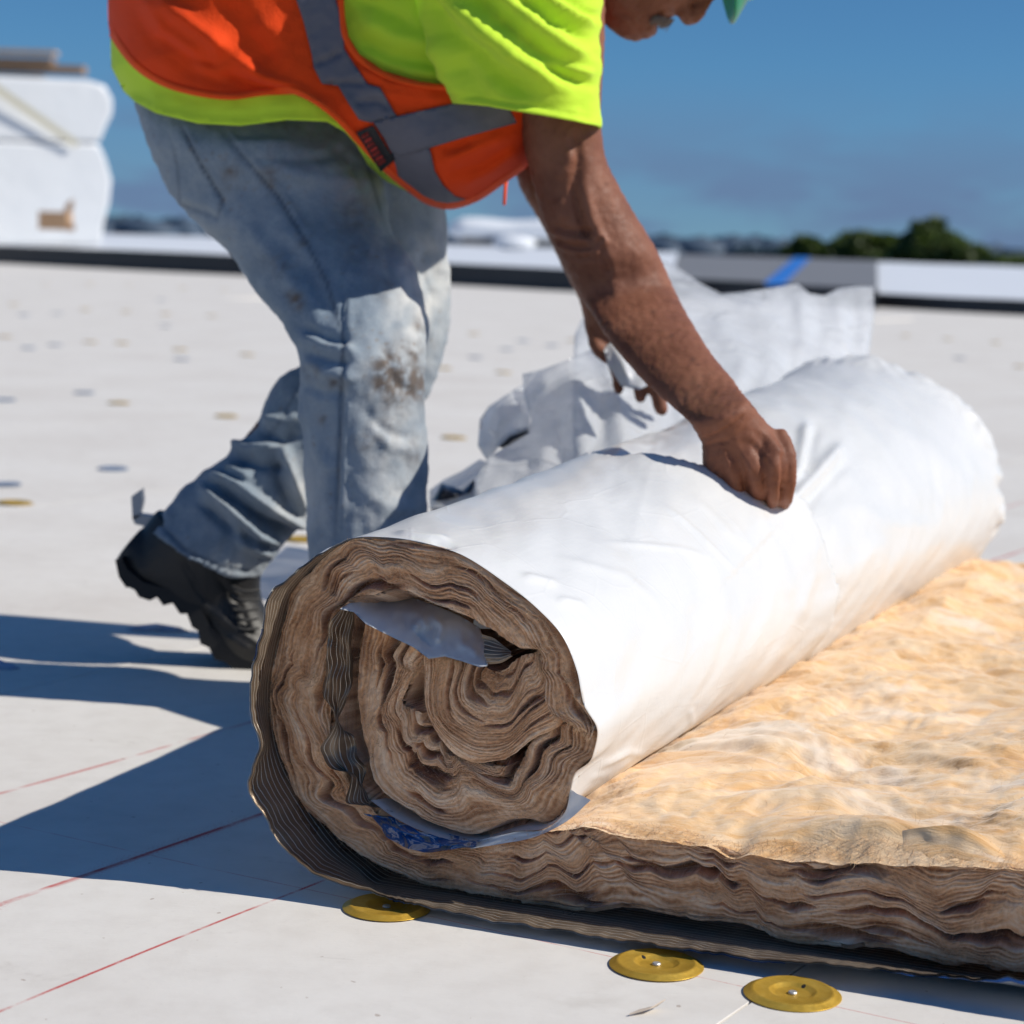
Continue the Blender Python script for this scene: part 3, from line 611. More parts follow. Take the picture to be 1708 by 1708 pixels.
bB, pB, XB = band('inner_batting', LB, 640, 150, .0015, .008, 2, .0140)
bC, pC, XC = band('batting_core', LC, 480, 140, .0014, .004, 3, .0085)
# darker batting deep inside the hollow core so the gaps end in fibre
pc = FP(np.array([560, 980, 980, 560]), np.array([990, 990, 1400, 1400])); pcm = pc.mean(0); pc = pcm+(pc-pcm)*.5; V = W3(pc[:, 0], pc[:, 1], np.full(4, .15)); meshobj('core_back', V, np.array([[0, 1, 2, 3]]), M_bat, roll, False, uv=np.array([[0, 0], [.3, 0], [.3, .3], [0, .3]]))

# ---- outer facing sheet: pad underside -> left -> over the top -> right -> under
edge = [(1900, 1660), (1780, 1646), (1708, 1637), (1600, 1632), (1500, 1623), (1400, 1612), (1300, 1603), (1200, 1592), (1100, 1579), (1000, 1564), (900, 1549), (800, 1533), (700, 1513), (640, 1497), (580, 1478), (510, 1450), (468, 1408), (440, 1366), (413, 1310), (419, 1280), (435, 1248), (419, 1200), (416, 1170), (424, 1110), (438, 1040), (452, 985), (482, 958), (522, 928), (583, 899)]
rootp = [None]*13+[(625, 1478), (590, 1450), (550, 1415), (516, 1370), (488, 1325), (466, 1285), (455, 1255), (448, 1222), (444, 1180), (445, 1150), (452, 1098), (466, 1040), (484, 985), (502, 962), (535, 930), (583, 899)]
flush = [(640, 896), (700, 904), (760, 921), (838, 969), (896, 1015), (937, 1060), (962, 1118), (975, 1178), (996, 1217), (991, 1250), (985, 1268), (958, 1291), (951, 1318), (943, 1353), (913, 1380), (856, 1387), (790, 1405), (720, 1392), (660, 1365), (618, 1335)]
OVER = -.05
ew = FP([e[0] for e in edge], [e[1] for e in edge], np.full(len(edge), OVER)); ew[-1] = FP(583, 899); 
taper = np.array([OVER]*len(edge)); taper[-1] = 0; taper[-2] = OVER*.45; taper[-3] = OVER*.8
for k_ in (-2, -3): ew[k_] = FP(edge[k_][0], edge[k_][1], taper[k_])
rw = np.array([([ew[i][0], .007] if r_ is None else FP(*r_)) for i, r_ in enumerate(rootp)])
fw = FP([e[0] for e in flush], [e[1] for e in flush])
ctl = np.concatenate([np.c_[rw, ew, taper], np.c_[fw, fw, np.zeros(len(fw))]])
NT = 520; cc = crom(np.c_[ctl[:, :2]*1., ctl[:, 2:]], NT)
root2, edge2, tp = cc[:, 0:2], cc[:, 2:4], np.minimum(cc[:, 4], 0)
root2[:, 1] = np.maximum(root2[:, 1], .0065)
arc = np.r_[0, np.cumsum(np.linalg.norm(np.diff(root2, axis=0), axis=1))]
sm = smooth1(root2, 9, 3); sm[:, 1] = np.maximum(sm[:, 1], .007)
isroll = np.clip((arc-arc[np.argmin(np.abs(root2[:, 0]-.05)+np.where(root2[:, 1] > .03, 9, 0))])/.1, 0, 1)
back = sm.copy(); back[:, 0] = .040+(sm[:, 0]-.01)*1.33; back[:, 1] = sm[:, 1]*1.3
back = sm+(back-sm)*isroll[:, None]
us = np.r_[np.linspace(0, 1, 9)[:-1]*0, np.linspace(0, LEN, 320)]
rows = []; uvs = []
for k in range(8):
    f = k/8.; p2 = edge2*(1-f)+root2*f; p2 = p2+0; rip = (1-f)*.0025*perlin(arc*40, f*2., 21)+(1-f)*.0015*perlin(arc*110, f*2, 22)
    tg = np.gradient(root2, axis=0); tg /= np.linalg.norm(tg, axis=1)[:, None]+1e-9; no = np.stack([-tg[:, 1], tg[:, 0]], -1)
    ov = (tp < -.001); p2 = p2+no*(rip*ov)[:, None]; p2[:, 1] = np.maximum(p2[:, 1], .004)
    rows.append(W3(p2[:, 0], p2[:, 1], tp*(1-f))); uvs.append(np.stack([arc, tp*(1-f)], -1))
for u in np.linspace(0, LEN, 320):
    g = u/LEN; bl = 1-math.exp(-u/.07); p2 = root2*(1-bl)+sm*bl; p2 = p2+(back-sm)*g*1.
    up = np.clip((p2[:, 1]-.03)/.05, 0, 1)
    tg = np.gradient(p2, axis=0); tg /= np.linalg.norm(tg, axis=1)[:, None]+1e-9; no = np.stack([-tg[:, 1], tg[:, 0]], -1)
    ends = np.exp(-((LEN-u)/.05)**2)*(.010*(1-2*np.abs(perlin(arc*15, np.full(NT, u*5), 30)))+.006*(1-2*np.abs(perlin(arc*38, np.full(NT, u*22), 31))))-.010*np.exp(-((LEN-u)/.012))
    d = .0030*perlin(arc*7, np.full(NT, u*3.2), 24)+.0022*perlin(arc*17+u*6, np.full(NT, u*9), 25)+.0010*perlin(arc*40+u*14, np.full(NT, u*16), 26)+ends
    p2 = p2+no*(d*up*min(1, u/.05))[:, None]
    rows.append(W3(p2[:, 0], p2[:, 1], np.full(NT, u))); uvs.append(np.stack([arc, np.full(NT, u)], -1))
X = np.stack(rows, 1); NU = X.shape[1]
def gnorm(X):
    a_ = np.gradient(X, axis=0); b_ = np.gradient(X, axis=1); n = np.cross(a_, b_); return n/(np.linalg.norm(n, axis=2)[..., None]+1e-12)
Nn = gnorm(X)
chk = Nn[int(NT*.72), NU//2]; 
if chk[2] < 0 and X[int(NT*.72), NU//2, 2] > .2: Nn = -Nn
q = proj(X); px, py = q[..., 0], q[..., 1]
vis = np.clip((X[..., 2]-.10)/.05, 0, 1)
vd = X-_C; vd /= np.linalg.norm(vd, axis=2)[..., None]; face = np.clip(-(Nn*vd).sum(2)*4+.6, 0, 1)
crease = [(1030, 764), (1080, 772), (1125, 786), (1170, 801), (1256, 820), (1297, 834), (1328, 850), (1352, 905), (1383, 985), (1376, 1040), (1350, 1100)]
d, fr, sg = seg_dist(px, py, crease)
S = np.sign(seg_dist(np.array([1250.]), np.array([700.]), crease)[2][0]); farside = sg*S > 0
prof = np.interp(fr, [0, .1, .3, .5, .62, .8, 1], [.15, .7, 1, 1, .95, .9, .3])
tail = np.interp(fr, [0, .5, .62, 1], [1, 1, .85, .7])
h = np.where(farside, -.046*np.exp(-d/np.interp(fr, [0, .5, .65, 1], [60, 60, 32, 26]))*tail, .020*np.exp(-d/np.interp(fr, [0, .5, .65, 1], [60, 60, 30, 24]))*tail)*prof
h = np.where(farside, h*np.clip(d/5, 0, 1)+(1-np.clip(d/5, 0, 1))*.004*prof, h)
h += strokes(px, py, [([(1338, 790), (1346, 700)], 9, .009), ([(1352, 780), (1362, 705)], 8, -.006), ([(1335, 822), (1408, 738)], 11, .010), ([(1350, 835), (1420, 762)], 10, -.004),
    ([(1105, 850), (1160, 895), (1225, 955)], 3.2, .0022), ([(1150, 840), (1230, 910)], 6, .0016), ([(1010, 905), (1130, 918), (1190, 935)], 4, .0016), ([(930, 930), (1040, 960), (1100, 1010)], 7, .0014), ([(1240, 850), (1300, 930), (1320, 1010)], 10, .0025), ([(1330, 1040), (1345, 960), (1340, 900)], 9, .004), ([(1210, 870), (1270, 950)], 7, .0016),
    ([(660, 888), (700, 895), (750, 900)], 4, .004), ([(720, 902), (760, 914)], 4, -.003), ([(870, 960), (930, 975)], 6, .003), ([(930, 1000), (975, 1010)], 6, .003), ([(1000, 1280), (1050, 1255), (1090, 1262)], 5, .005), ([(985, 1300), (1010, 1290)], 5, .004), ([(1390, 1000), (1430, 940), (1480, 900)], 14, .002), ([(1150, 1180), (1160, 1230)], 4, .003), ([(1405, 830), (1480, 870), (1560, 880)], 16, .0025), ([(1460, 700), (1540, 740), (1600, 800)], 14, .002)])
X = X+Nn*(h*face*vis)[..., None]
V = X.reshape(-1, 3); UV = np.stack(uvs, 1).reshape(-1, 2)
facing = meshobj('white_facing', V, gridf(NT, NU), M_fac, roll, True, UV)
facing['label'] = 'smooth white outer facing of the roll, creased where the hand grips'
# brown foil lining on the inner side of the free edge
k1 = int(np.argmin(np.abs(arc-arc[np.argmin(np.linalg.norm(root2-FP(640, 897), axis=1))])))
Nn2 = gnorm(X); Nn2 = Nn2 if (Nn2*Nn).sum() > 0 else -Nn2
Xl = (X-Nn2*.0016)[:k1, :16]; meshobj('foil_lining', Xl.reshape(-1, 3), gridf(k1, 16), M_lin, roll, True, np.stack(uvs, 1)[:k1, :16].reshape(-1, 2), flip=True)
# blue printed stripe on the outer side of the free edge
M_print = simple('blue_print', (.02, .10, .42), (.03, .16, .55), 25, .4)
for (a_, b_) in ((.07, .20), (.27, .36), (.62, .655), (.90, .93), (1.04, 1.09)):
    i0 = int(np.searchsorted(arc, arc[0]+a_)); i1 = int(np.searchsorted(arc, arc[0]+b_)); Xs = (X+Nn2*.0008)[i0:i1, 0:3]
    meshobj('printed_stripe', Xs.reshape(-1, 3), gridf(i1-i0, 3), M_print, roll, True)
# back end cap of batting
iu = NU-3; ring = X[k1:int(NT*.97), iu]; c0 = ring.mean(0); n = len(ring); meshobj('rear_batting', np.concatenate([ring, [c0]]), [[i, i+1, n] for i in range(n-1)]+[[n-1, 0, n]], M_bat, roll, False, uv=np.c_[ring @ np.array([1, 0, 0]), ring[:, 2]].tolist()+[[0, 0]])

# ---- second turn of the facing seen inside the end
def ribbon(name, A, B, ua, ub, nt, nv, m, seed=0, amp=.0015, off=0.):
    a_ = crom(np.array(A, float), nt); b_ = crom(np.array(B, float), nt); V = []; uv = []
    ua = np.broadcast_to(ua, nt); ub = np.broadcast_to(ub, nt)
    for k in range(nv):
        f = k/(nv-1); uu = ua*(1-f)+ub*f; A2 = FP(a_[:, 0], a_[:, 1], ua); B2 = FP(b_[:, 0], b_[:, 1], ub); p2 = A2*(1-f)+B2*f; t = np.r_[0, np.cumsum(np.linalg.norm(np.diff((A2+B2)/2, axis=0), axis=1))]
        V.append(W3(p2[:, 0], p2[:, 1], uu+off+amp*perlin(t*60, np.full(nt, f*3.), seed)*4+amp*perlin(t*25, np.full(nt, f*2.), seed+1)*4)); uv.append(np.stack([t, np.full(nt, f*.05)], -1))
    return meshobj(name, np.stack(V, 1).reshape(-1, 3), gridf(nt, nv), m, roll, True, np.stack(uv, 1).reshape(-1, 2))
ribbon('inner_foil_edge', [(567, 1014), (552, 1039), (545, 1103), (541, 1164), (556, 1204), (537, 1250), (552, 1282), (586, 1292), (581, 1338), (600, 1345)], [(592, 1018), (587, 1088), (584, 1149), (574, 1216), (590, 1228), (598, 1263), (609, 1281), (606, 1317), (630, 1345), (660, 1352)], -.018, .012, 220, 14, M_lin, 41)
def print_mat():
    b = NB('printed_foil_edge'); uv = b.coord('UV'); n = b.noise(uv, 55, 3, .6, 1.0); n2 = b.noise(uv, 90, 2, .5)
    vo = b.n('ShaderNodeTexVoronoi', {'Vector': uv, 'Scale': 70.}).outputs['Color']
    col = b.ramp(n, [(.40, (.30, .27, .24)), (.45, (.03, .11, .33)), (.54, (.04, .18, .45)), (.58, (.70, .70, .70)), (.66, (.36, .33, .30)), (.74, (.05, .16, .42))]); 
    return b.bsdf(col, .3, .25, b.bump(n2, .8, .004))
ribbon('printed_edge', [(612, 1352), (650, 1364), (700, 1384), (750, 1396), (800, 1402)], [(618, 1362), (666, 1401), (704, 1416), (750, 1418), (795, 1412)], .004, -.016, 120, 12, print_mat(), 43, .002)
ribbon('white_lip', [(790, 1404), (856, 1388), (913, 1381), (943, 1354), (952, 1318)], [(785, 1416), (840, 1407), (900, 1393), (948, 1368), (985, 1335)], .002, -.004, 100, 8, M_fac, 45, .0004)
M_paper = simple('white_paper_back', (.86, .86, .85), (.80, .80, .80), 20, .85, spec=.1, trans=(.3, (.88, .87, .85)))
tq = tps([(567, 1016, -.012), (643, 987, .07), (720, 1010, .06), (780, 1034, .05), (815, 1080, .03), (812, 1110, -.002), (715, 1098, -.006), (640, 1056, -.010), (700, 1050, .026)])
x_, y_, f_ = patch([(566, 1016), (600, 996), (643, 986), (672, 991), (720, 1008), (765, 1026), (800, 1048), (808, 1075), (816, 1098), (812, 1111), (800, 1113), (770, 1103), (742, 1095), (715, 1099), (690, 1080), (640, 1056), (610, 1041), (590, 1021)], sp=4)
u_ = tq(x_, y_)-.008-strokes(x_, y_, [([(690, 1050), (702, 1035), (715, 1050)], 8, .008), ([(725, 1030), (735, 1045), (728, 1075)], 8, .009), ([(690, 1055), (720, 1080)], 6, -.005), ([(640, 1010), (700, 1022), (770, 1050)], 14, .006), ([(760, 1070), (800, 1090)], 8, .005)])+.002*perlin(x_/14, y_/14, 5)
p2 = FP(x_, y_, u_); V = W3(p2[:, 0], p2[:, 1], u_); V2, F2 = thick(V, f_[:, ::-1], AX*.0012); o = meshobj('inner_facing_tongue', V2, F2, M_paper, roll, True, np.concatenate([np.c_[x_, y_]]*2)/1800); o['label'] = 'shaded white tongue of facing inside the roll end'
ribbon('inner_foil_fold', [(803, 1056), (825, 1066), (845, 1082)], [(814, 1108), (835, 1106), (856, 1094)], .0, -.008, 40, 8, M_lin, 47, .001)

# ---- unrolled pad: fluffy upper surface
nw, na = 330, 440
wtop = pA[:, -1, 0]; ztop = pA[:, -1, 1]; padi = (LA and np.arange(len(wtop)) < int(np.argmin(np.abs(wtop-.055)+np.where(ztop > .12, 9, 0))))
o_ = np.argsort(wtop[padi]); wk, zk = wtop[padi][o_], ztop[padi][o_]
wv = np.linspace(.06, .95, nw); av = np.concatenate([np.linspace(0, .10, 60)[:-1], np.linspace(.10, LEN, na-59)])
Wg, Ag = np.meshgrid(wv, av, indexing='ij'); zf = np.interp(Wg, wk, zk); zs = smooth1(np.interp(wv, wk, zk), 14, 3)[:, None]*np.ones_like(Wg)
g = 1-np.exp(-(Ag/.05)); gs = 1+.3*Ag/LEN*(Wg < 5)*np.clip((.34-Wg)/.1, 0, 1)
wx = Wg+.05*perlin(Wg*5, Ag*5, 60); ax_ = Ag+.05*perlin(Wg*5, Ag*5, 61)
tuft = .011*perlin(wx*7, ax_*9, 50)+.007*perlin(wx*9+ax_*5, ax_*11, 51)+.0045*perlin(wx*22+4*ax_, ax_*34, 52)+.0022*perlin(wx*50, ax_*75, 53)+.0011*perlin(wx*120, ax_*190, 54)
Zg = zf*(1-g)+(zs*gs+tuft*1.1+.004)*g+.016*(1-np.exp(-Ag/.07))*np.clip((Wg-.12)/.12, 0, 1)
Zg += .022*np.exp(-(((Wg-.40)/.075)**2+((Ag-.045)/.028)**2))*1.0-.006*np.exp(-(((Wg-.285)/.012)**2))*np.exp(-Ag/.12)
Xp = W3(Wg, Zg, Ag-.001*(Ag == 0)-.010*np.exp(-(Ag/.02)**2)*0); pad = meshobj('pad_surface', Xp.reshape(-1, 3), gridf(nw, len(av)), M_pad, roll, True, np.stack([Wg, Ag], -1).reshape(-1, 2), flip=False)
pad['label'] = 'sunlit fluffy tan batting of the unrolled pad'
# pad's far and right sides (thin skirts)
sk = []
for line in (Xp[:, -1], Xp[-1, :]):
    l2 = line.copy(); l2[:, 2] = .005; n = len(line); sk.append((np.concatenate([line, l2]), [[i, i+1, n+i+1, n+i] for i in range(n-1)]))
V, Fc = join(sk); meshobj('pad_side', V, Fc, M_bat, roll, True, V[:, :2])
# thin translucent skin lifting off the pad near its front edge
M_skin = NB('fibre_skin'); M_skin = M_skin.bsdf(M_skin.mix(M_skin.noise(M_skin.coord(), 30, 5, .65, .5), (.84, .60, .40), (.90, .76, .62)), .9, spec=.1, trans=(.55, (.92, .74, .55)))

ribbon('lifted_skin', [(1385, 1428), (1470, 1434), (1560, 1436), (1640, 1440), (1715, 1450)], [(1415, 1416), (1480, 1392), (1540, 1379), (1610, 1380), (1690, 1432)], .008, .03, 90, 16, M_pad, 49, .0004)['label'] = 'thin translucent skin of fibre lifting off the pad edge'
# loose fibres standing off the batting edges
def fibres(name, base, nrm_, L, n, wd=.00022, m=None, up=.3):
    idx = rng.integers(0, len(base), n); b0 = base[idx]; d = nrm_[idx]+rng.normal(size=(n, 3))*.55; d[:, 2] += up*rng.uniform(-1, 1, n); d /= np.linalg.norm(d, axis=1)[:, None]
    sd_ = np.cross(d, rng.normal(size=(n, 3))); sd_ /= np.linalg.norm(sd_, axis=1)[:, None]; l = (L*rng.uniform(.3, 1.3, n))[:, None]; cv = rng.normal(size=(n, 3))*.5
    P0 = b0-d*.002; P1 = b0+d*l*.5+cv*l*.12; P2 = b0+d*l+cv*l*.45
    V = np.stack([P0-sd_*wd, P0+sd_*wd, P1-sd_*wd*.8, P1+sd_*wd*.8, P2], 1).reshape(-1, 3); k = np.arange(n)[:, None]*5
    Fc = [[int(a_) for a_ in q_] for q_ in np.concatenate([k+np.array([[0, 1, 3, 2]])])]+[[int(a_) for a_ in q_] for q_ in (k+np.array([[2, 3, 4]]))]
    o = meshobj(name, V, Fc, m, roll, False); o['kind'] = 'stuff'; return o
M_fib = simple('loose_fibre', (.74, .58, .40), (.62, .42, .24), 40, .8, trans=(.4, (.8, .6, .4)))
ng = Xp[:, :14].reshape(-1, 3); fibres('edge_fibres', ng, np.tile(-AX*.9+ZX*.5, (len(ng), 1)), .008, 5200, wd=.00014, m=M_fib)
ng = Xp[:, 14::3].reshape(-1, 3); fibres('pad_fibres', ng, np.tile(ZX*.45+WX*.8, (len(ng), 1)), .007, 4500, wd=.00012, m=M_fib, up=.5)
ng = np.concatenate([XA[:, ::4].reshape(-1, 3), XB[:, ::4].reshape(-1, 3), XC[:, ::4].reshape(-1, 3)]); fibres('end_fibres', ng, np.tile(-AX, (len(ng), 1)), .0050, 30000, wd=.00016, m=M_fib)
# torn paper scrap lying in front
gs_ = G(1075, 1690); V = np.array([[-.012, -.008, .001], [.004, -.002, .004], [.016, .010, .007], [.010, .010, .002], [-.004, .002, .001]])
o = meshobj('torn_scrap', *thick(V+gs_, np.array([[0, 1, 2, 3, 4]]), np.array([0, 0, .0012])), simple('kraft_scrap', (.62, .52, .42), None, 60, .9), None, False); tag(o, 'tiny torn tan scrap on the board near the front edge', 'scrap')
bpy.context.view_layer.update()
from mathutils.bvhtree import BVHTree
_bv = BVHTree.FromPolygons([tuple(v_) for v_ in X.reshape(-1, 3)], gridf(NT, NU).tolist())
def roll_Y(x, y):
    d_ = ray(x, y); h_ = _bv.ray_cast(Vector(_C), Vector(d_/np.linalg.norm(d_))); return h_[0].y if h_[0] is not None else None
#@@P4BEGIN
# ================================================================== LOOSE WHITE SHEETING BEHIND THE ROLL
def poly_mat():
    b = NB('clear_poly_sheet'); p = b.coord(); n = b.noise(p, 7, 5, .6, .8); n2 = b.noise(p, 13, 3, .55, .8)
    kz = b.rng(b.math('ABSOLUTE', b.math('SUBTRACT', b.noise(p, 6, 2, .5, .6), .5)), 0, .03)
    nm = b.bump(b.math('ADD', b.math('ADD', n, b.math('MULTIPLY', n2, .5)), b.math('MULTIPLY', kz, -.35)), .5, .014)
    pr = b.n('ShaderNodeBsdfPrincipled', {'Base Color': (.86, .88, .90, 1), 'Roughness': .09, 'Specular IOR Level': .9, 'Normal': nm})
    tl = b.n('ShaderNodeBsdfTranslucent', {'Color': (.88, .90, .93, 1), 'Normal': nm}); m1 = b.n('ShaderNodeMixShader', {0: .45, 1: pr.outputs[0], 2: tl.outputs[0]})
    tp_ = b.n('ShaderNodeBsdfTransparent', {'Color': (.95, .96, .98, 1)}); m2 = b.n('ShaderNodeMixShader', {0: b.rng(n, .3, .7, .30, .58), 1: m1.outputs[0], 2: tp_.outputs[0]})
    b.t.links.new(m2.outputs[0], b.o.inputs[0]); return b.m
M_poly = poly_mat()
def sheet(name, poly, ctrl, folds, sp=9, m=M_poly, noise=.009, parent=None, seed=0, th=.0015):
    x, y, f = patch(poly, sp=sp); Yv = tps(ctrl)(x, y)-.45*strokes(x, y, folds)-(y-700)*.0011
    rid = (1-2*np.abs(perlin(x/70, y/90, seed)))*noise+noise*.5*(1-2*np.abs(perlin(x/30+y/50, y/45, seed+1)))+noise*.25*perlin(x/14, y/18, seed+2)
    V = P(x, y, Yv-rid); V2, F2 = thick(V, f[:, ::-1], np.array([0, th, 0])); return meshobj(name, V2, F2, m, parent)
ps = empty('plastic_sheeting', tuple(G(1000, 850)), 'crumpled white plastic sheeting held up behind the roll by the far hand', 'plastic sheet')
sheet('rear_billow', [(1040, 470), (1090, 428), (1128, 444), (1165, 470), (1203, 490), (1240, 487), (1290, 480), (1330, 473), (1350, 489), (1375, 493), (1400, 481), (1430, 478), (1457, 478), (1459, 520), (1450, 590), (1442, 650), (1430, 760), (1330, 830), (1100, 860), (960, 840), (955, 700), (958, 560), (985, 500)],
      [(1040, 470, 3.35), (1090, 430, 3.55), (1203, 490, 3.45), (1290, 480, 3.5), (1457, 480, 3.6), (1450, 600, 3.5), (1430, 760, 3.35), (1200, 600, 3.22), (1300, 600, 3.3), (1100, 700, 3.1), (960, 700, 3.12), (1100, 860, 3.05), (1350, 700, 3.3), (960, 560, 3.2)],
      [([(1335, 478), (1340, 560), (1325, 640)], 9, .03), ([(1362, 495), (1368, 580)], 8, -.02), ([(1395, 484), (1405, 560), (1398, 640)], 9, .03), ([(1420, 480), (1428, 560)], 6, -.018), ([(1440, 480), (1440, 600)], 6, .02), ([(1100, 470), (1190, 500), (1300, 505)], 14, .025), ([(1180, 520), (1240, 600), (1230, 700)], 22, .035), ([(1280, 520), (1290, 620), (1260, 700)], 20, .03), ([(1120, 560), (1150, 660)], 14, .03)], parent=ps, seed=70)
sheet('front_drape', [(871, 624), (905, 616), (945, 601), (985, 584), (1003, 553), (1022, 548), (1060, 585), (1100, 620), (1135, 660), (1185, 720), (1200, 830), (1040, 850), (900, 870), (790, 870), (792, 800), (815, 762), (850, 742), (882, 722), (886, 700), (874, 660)],
      [(872, 625, 2.98), (985, 585, 2.95), (1003, 555, 2.93), (1100, 620, 2.97), (1185, 720, 3.0), (1000, 720, 2.9), (800, 850, 2.95), (880, 720, 2.97), (1180, 830, 2.95), (950, 640, 2.92), (1040, 850, 2.88)],
      [([(878, 636), (930, 640), (990, 625), (1060, 640)], 9, .016), ([(890, 660), (905, 740), (890, 840)], 14, .018), ([(960, 650), (975, 760), (950, 840)], 16, .02), ([(1020, 640), (1050, 760)], 14, .022), ([(930, 660), (938, 800)], 9, -.014), ([(1000, 650), (1015, 800)], 9, -.014)], parent=ps, seed=75)
sheet('hand_flap', [(1000, 552), (1012, 538), (1030, 540), (1062, 572), (1100, 618), (1112, 640), (1088, 640), (1066, 650), (1036, 644), (1014, 610)], [(1000, 552, 2.80), (1062, 572, 2.80), (1112, 640, 2.79), (1036, 644, 2.80), (1050, 600, 2.775)], [([(1015, 560), (1040, 610), (1050, 640)], 7, .02), ([(1040, 560), (1070, 600), (1090, 636)], 7, .02), ([(1028, 560), (1056, 616)], 5, -.016)], parent=ps, seed=82, noise=.003, sp=6, m=simple('white_film_fold', (.82, .83, .85), None, 20, .4, trans=(.35, (.84, .86, .90))))
sheet('side_flap', [(800, 700), (815, 678), (842, 660), (873, 640), (884, 690), (884, 716), (850, 728), (836, 742), (812, 768), (797, 745)], [(800, 700, 3.05), (873, 640, 3.0), (884, 716, 3.0), (812, 768, 3.02), (840, 700, 2.97)], [([(815, 720), (870, 680)], 10, .012), ([(808, 745), (850, 715)], 8, .012)], parent=ps, seed=78, noise=.005)
sheet('tail', [(716, 818), (740, 800), (770, 786), (800, 766), (816, 772), (808, 800), (795, 842), (760, 850), (716, 850)], [(716, 818, 3.14), (770, 786, 3.12), (816, 772, 3.06), (795, 842, 2.98), (716, 850, 3.0)], [([(740, 820), (790, 790)], 8, .01)], parent=ps, seed=80, noise=.004)
M_dark = simple('black_plastic', (.012, .014, .022), (.02, .025, .04), 15, .3, bumps=(20, .5, .01))
def lump(name, poly, Y, d, label, cat, m):
    x, y, f = patch(poly, sp=5); q_ = np.array(poly+poly[:1], float); e = np.clip(seg_dist(x, y, q_)[0]/14, 0, 1); b_ = np.sqrt(1-(1-e)**2)
    V = P(x, y, Y-d*b_-.006*perlin(x/18, y/14, 3)*b_); V2, F2 = thick(V, f[:, ::-1], np.zeros(3)); n = len(V); V2[n:] = P(x, y, Y+d*b_*.8); return tag(meshobj(name, V2, F2, m), label, cat)
lump('black_wrapper', [(718, 838), (736, 806), (756, 812), (772, 818), (790, 800), (802, 842), (790, 862), (720, 862)], 2.93, .03, 'black plastic wrapper on the roof between the leg and the sheeting', 'wrapper', M_dark)
lump('black_wrapper', [(826, 742), (838, 728), (858, 716), (880, 712), (884, 722), (862, 736), (838, 748)], 3.0, .02, 'dark opening in the white sheeting, its shade built as a black lump', 'wrapper', M_dark)  # black lump stands for the shaded hollow behind the opening
# small bent metal bracket lying behind the raised boot
M_steel = simple('grey_steel', (.30, .34, .40), (.22, .25, .30), 20, .4, .7)
brk = []
for pl in ([(219, 828), (236, 816), (238, 836), (232, 862), (221, 868)], [(221, 862), (232, 858), (262, 862), (300, 868), (300, 878), (240, 878), (224, 874)]):
    p = np.array(pl, float); V = P(p[:, 0], p[:, 1], np.full(len(p), 3.02)); brk.append(thick(V, np.array([list(range(len(p)))]), np.array([0, .02, 0])))
V, Fc = join(brk); tag(meshobj('metal_bracket', V, Fc, M_steel, None, False), 'small bent grey metal bracket standing behind the raised heel', 'bracket')
lump('paper_scrap', [(205, 1052), (225, 1043), (262, 1040), (300, 1046), (318, 1054), (280, 1058), (240, 1057)], float(G(260, 1052)[1]), .012, 'blue and white crumpled scrap at the shadow edge behind the boot', 'scrap', simple('scrap_blue', (.10, .18, .36), (.62, .66, .72), 45, .6))
lump('paper_scrap', [(-20, 1106), (0, 1100), (22, 1108), (38, 1118), (10, 1122), (-20, 1122)], float(G(10, 1115)[1]), .01, 'blue crumpled scrap at the left edge in the shadow', 'scrap', simple('scrap_blue_dark', (.10, .18, .36), (.5, .55, .65), 45, .6))

# ================================================================== WORKER
hY = roll_Y(1240, 830) or 2.6
hY = float(hY)
man = empty('person', (-.2, 2.78, 0), 'worker in orange safety vest, lime shirt and faded jeans bending over the roll', 'person')
HF = .03                                         # hand stands just clear of the facing
hb = hY+.012
body = []
# right arm: shoulder, elbow, wrist, back of the hand
body.append(tube([(830, -80, 1010, -70, 2.66, .070), (845, 60, 1008, 80, 2.65, .064), (862, 190, 1003, 205, 2.64, .056), (876, 255, 1010, 262, 2.64, .053), (892, 320, 1032, 310, 2.64, .050), (908, 378, 1062, 362, 2.64, .050), (932, 428, 1093, 412, 2.64, .052), (968, 495, 1124, 480, 2.64, .051), (1010, 560, 1156, 540, 2.64+(hb-2.64)*.35, .047), (1060, 622, 1192, 596, 2.64+(hb-2.64)*.6, .040), (1112, 672, 1228, 638, 2.64+(hb-2.64)*.8, .033), (1152, 708, 1250, 668, hb, .029), (1170, 738, 1268, 692, hb+.004, .027)], 110, 44))
body.append(tube([(1150, 705, 1250, 668, hb, .028), (1169, 735, 1268, 692, hb+.003, .027), (1171, 765, 1291, 718, hb+.008, .027), (1172, 795, 1310, 746, hb+.012, .026), (1180, 825, 1318, 780, hb+.02, .024), (1200, 850, 1316, 818, hb+.03, .020)], 40, 32))
s_ = hb/FPX
body.append(chain([(1302, 729, hb+.008, 15*s_), (1314, 759, hb-.004, 14.5*s_), (1317, 791, hb-.006, 13*s_), (1314, 821, hb+.006, 12*s_), (1308, 843, hb+.05, 10*s_)]))
body.append(chain([(1276, 736, hb-.002, 18*s_), (1291, 766, hb-.014, 17*s_), (1293, 793, hb-.016, 14.5*s_), (1290, 821, hb-.006, 12.5*s_), (1284, 847, hb+.045, 10*s_)]))
body.append(chain([(1240, 746, hb-.006, 19*s_), (1258, 781, hb-.014, 17*s_), (1262, 806, hb-.010, 14*s_), (1258, 836, hb+.035, 12*s_)]))
body.append(chain([(1205, 751, hb-.006, 18*s_), (1222, 786, hb-.008, 15*s_), (1226, 816, hb, 13*s_), (1222, 841, hb+.035, 11*s_)]))
body.append(chain([(1190, 726, hb+.012, 17*s_), (1186, 766, hb+.028, 15*s_), (1196, 806, hb+.035, 13*s_), (1215, 826, hb+.04, 11*s_)]))
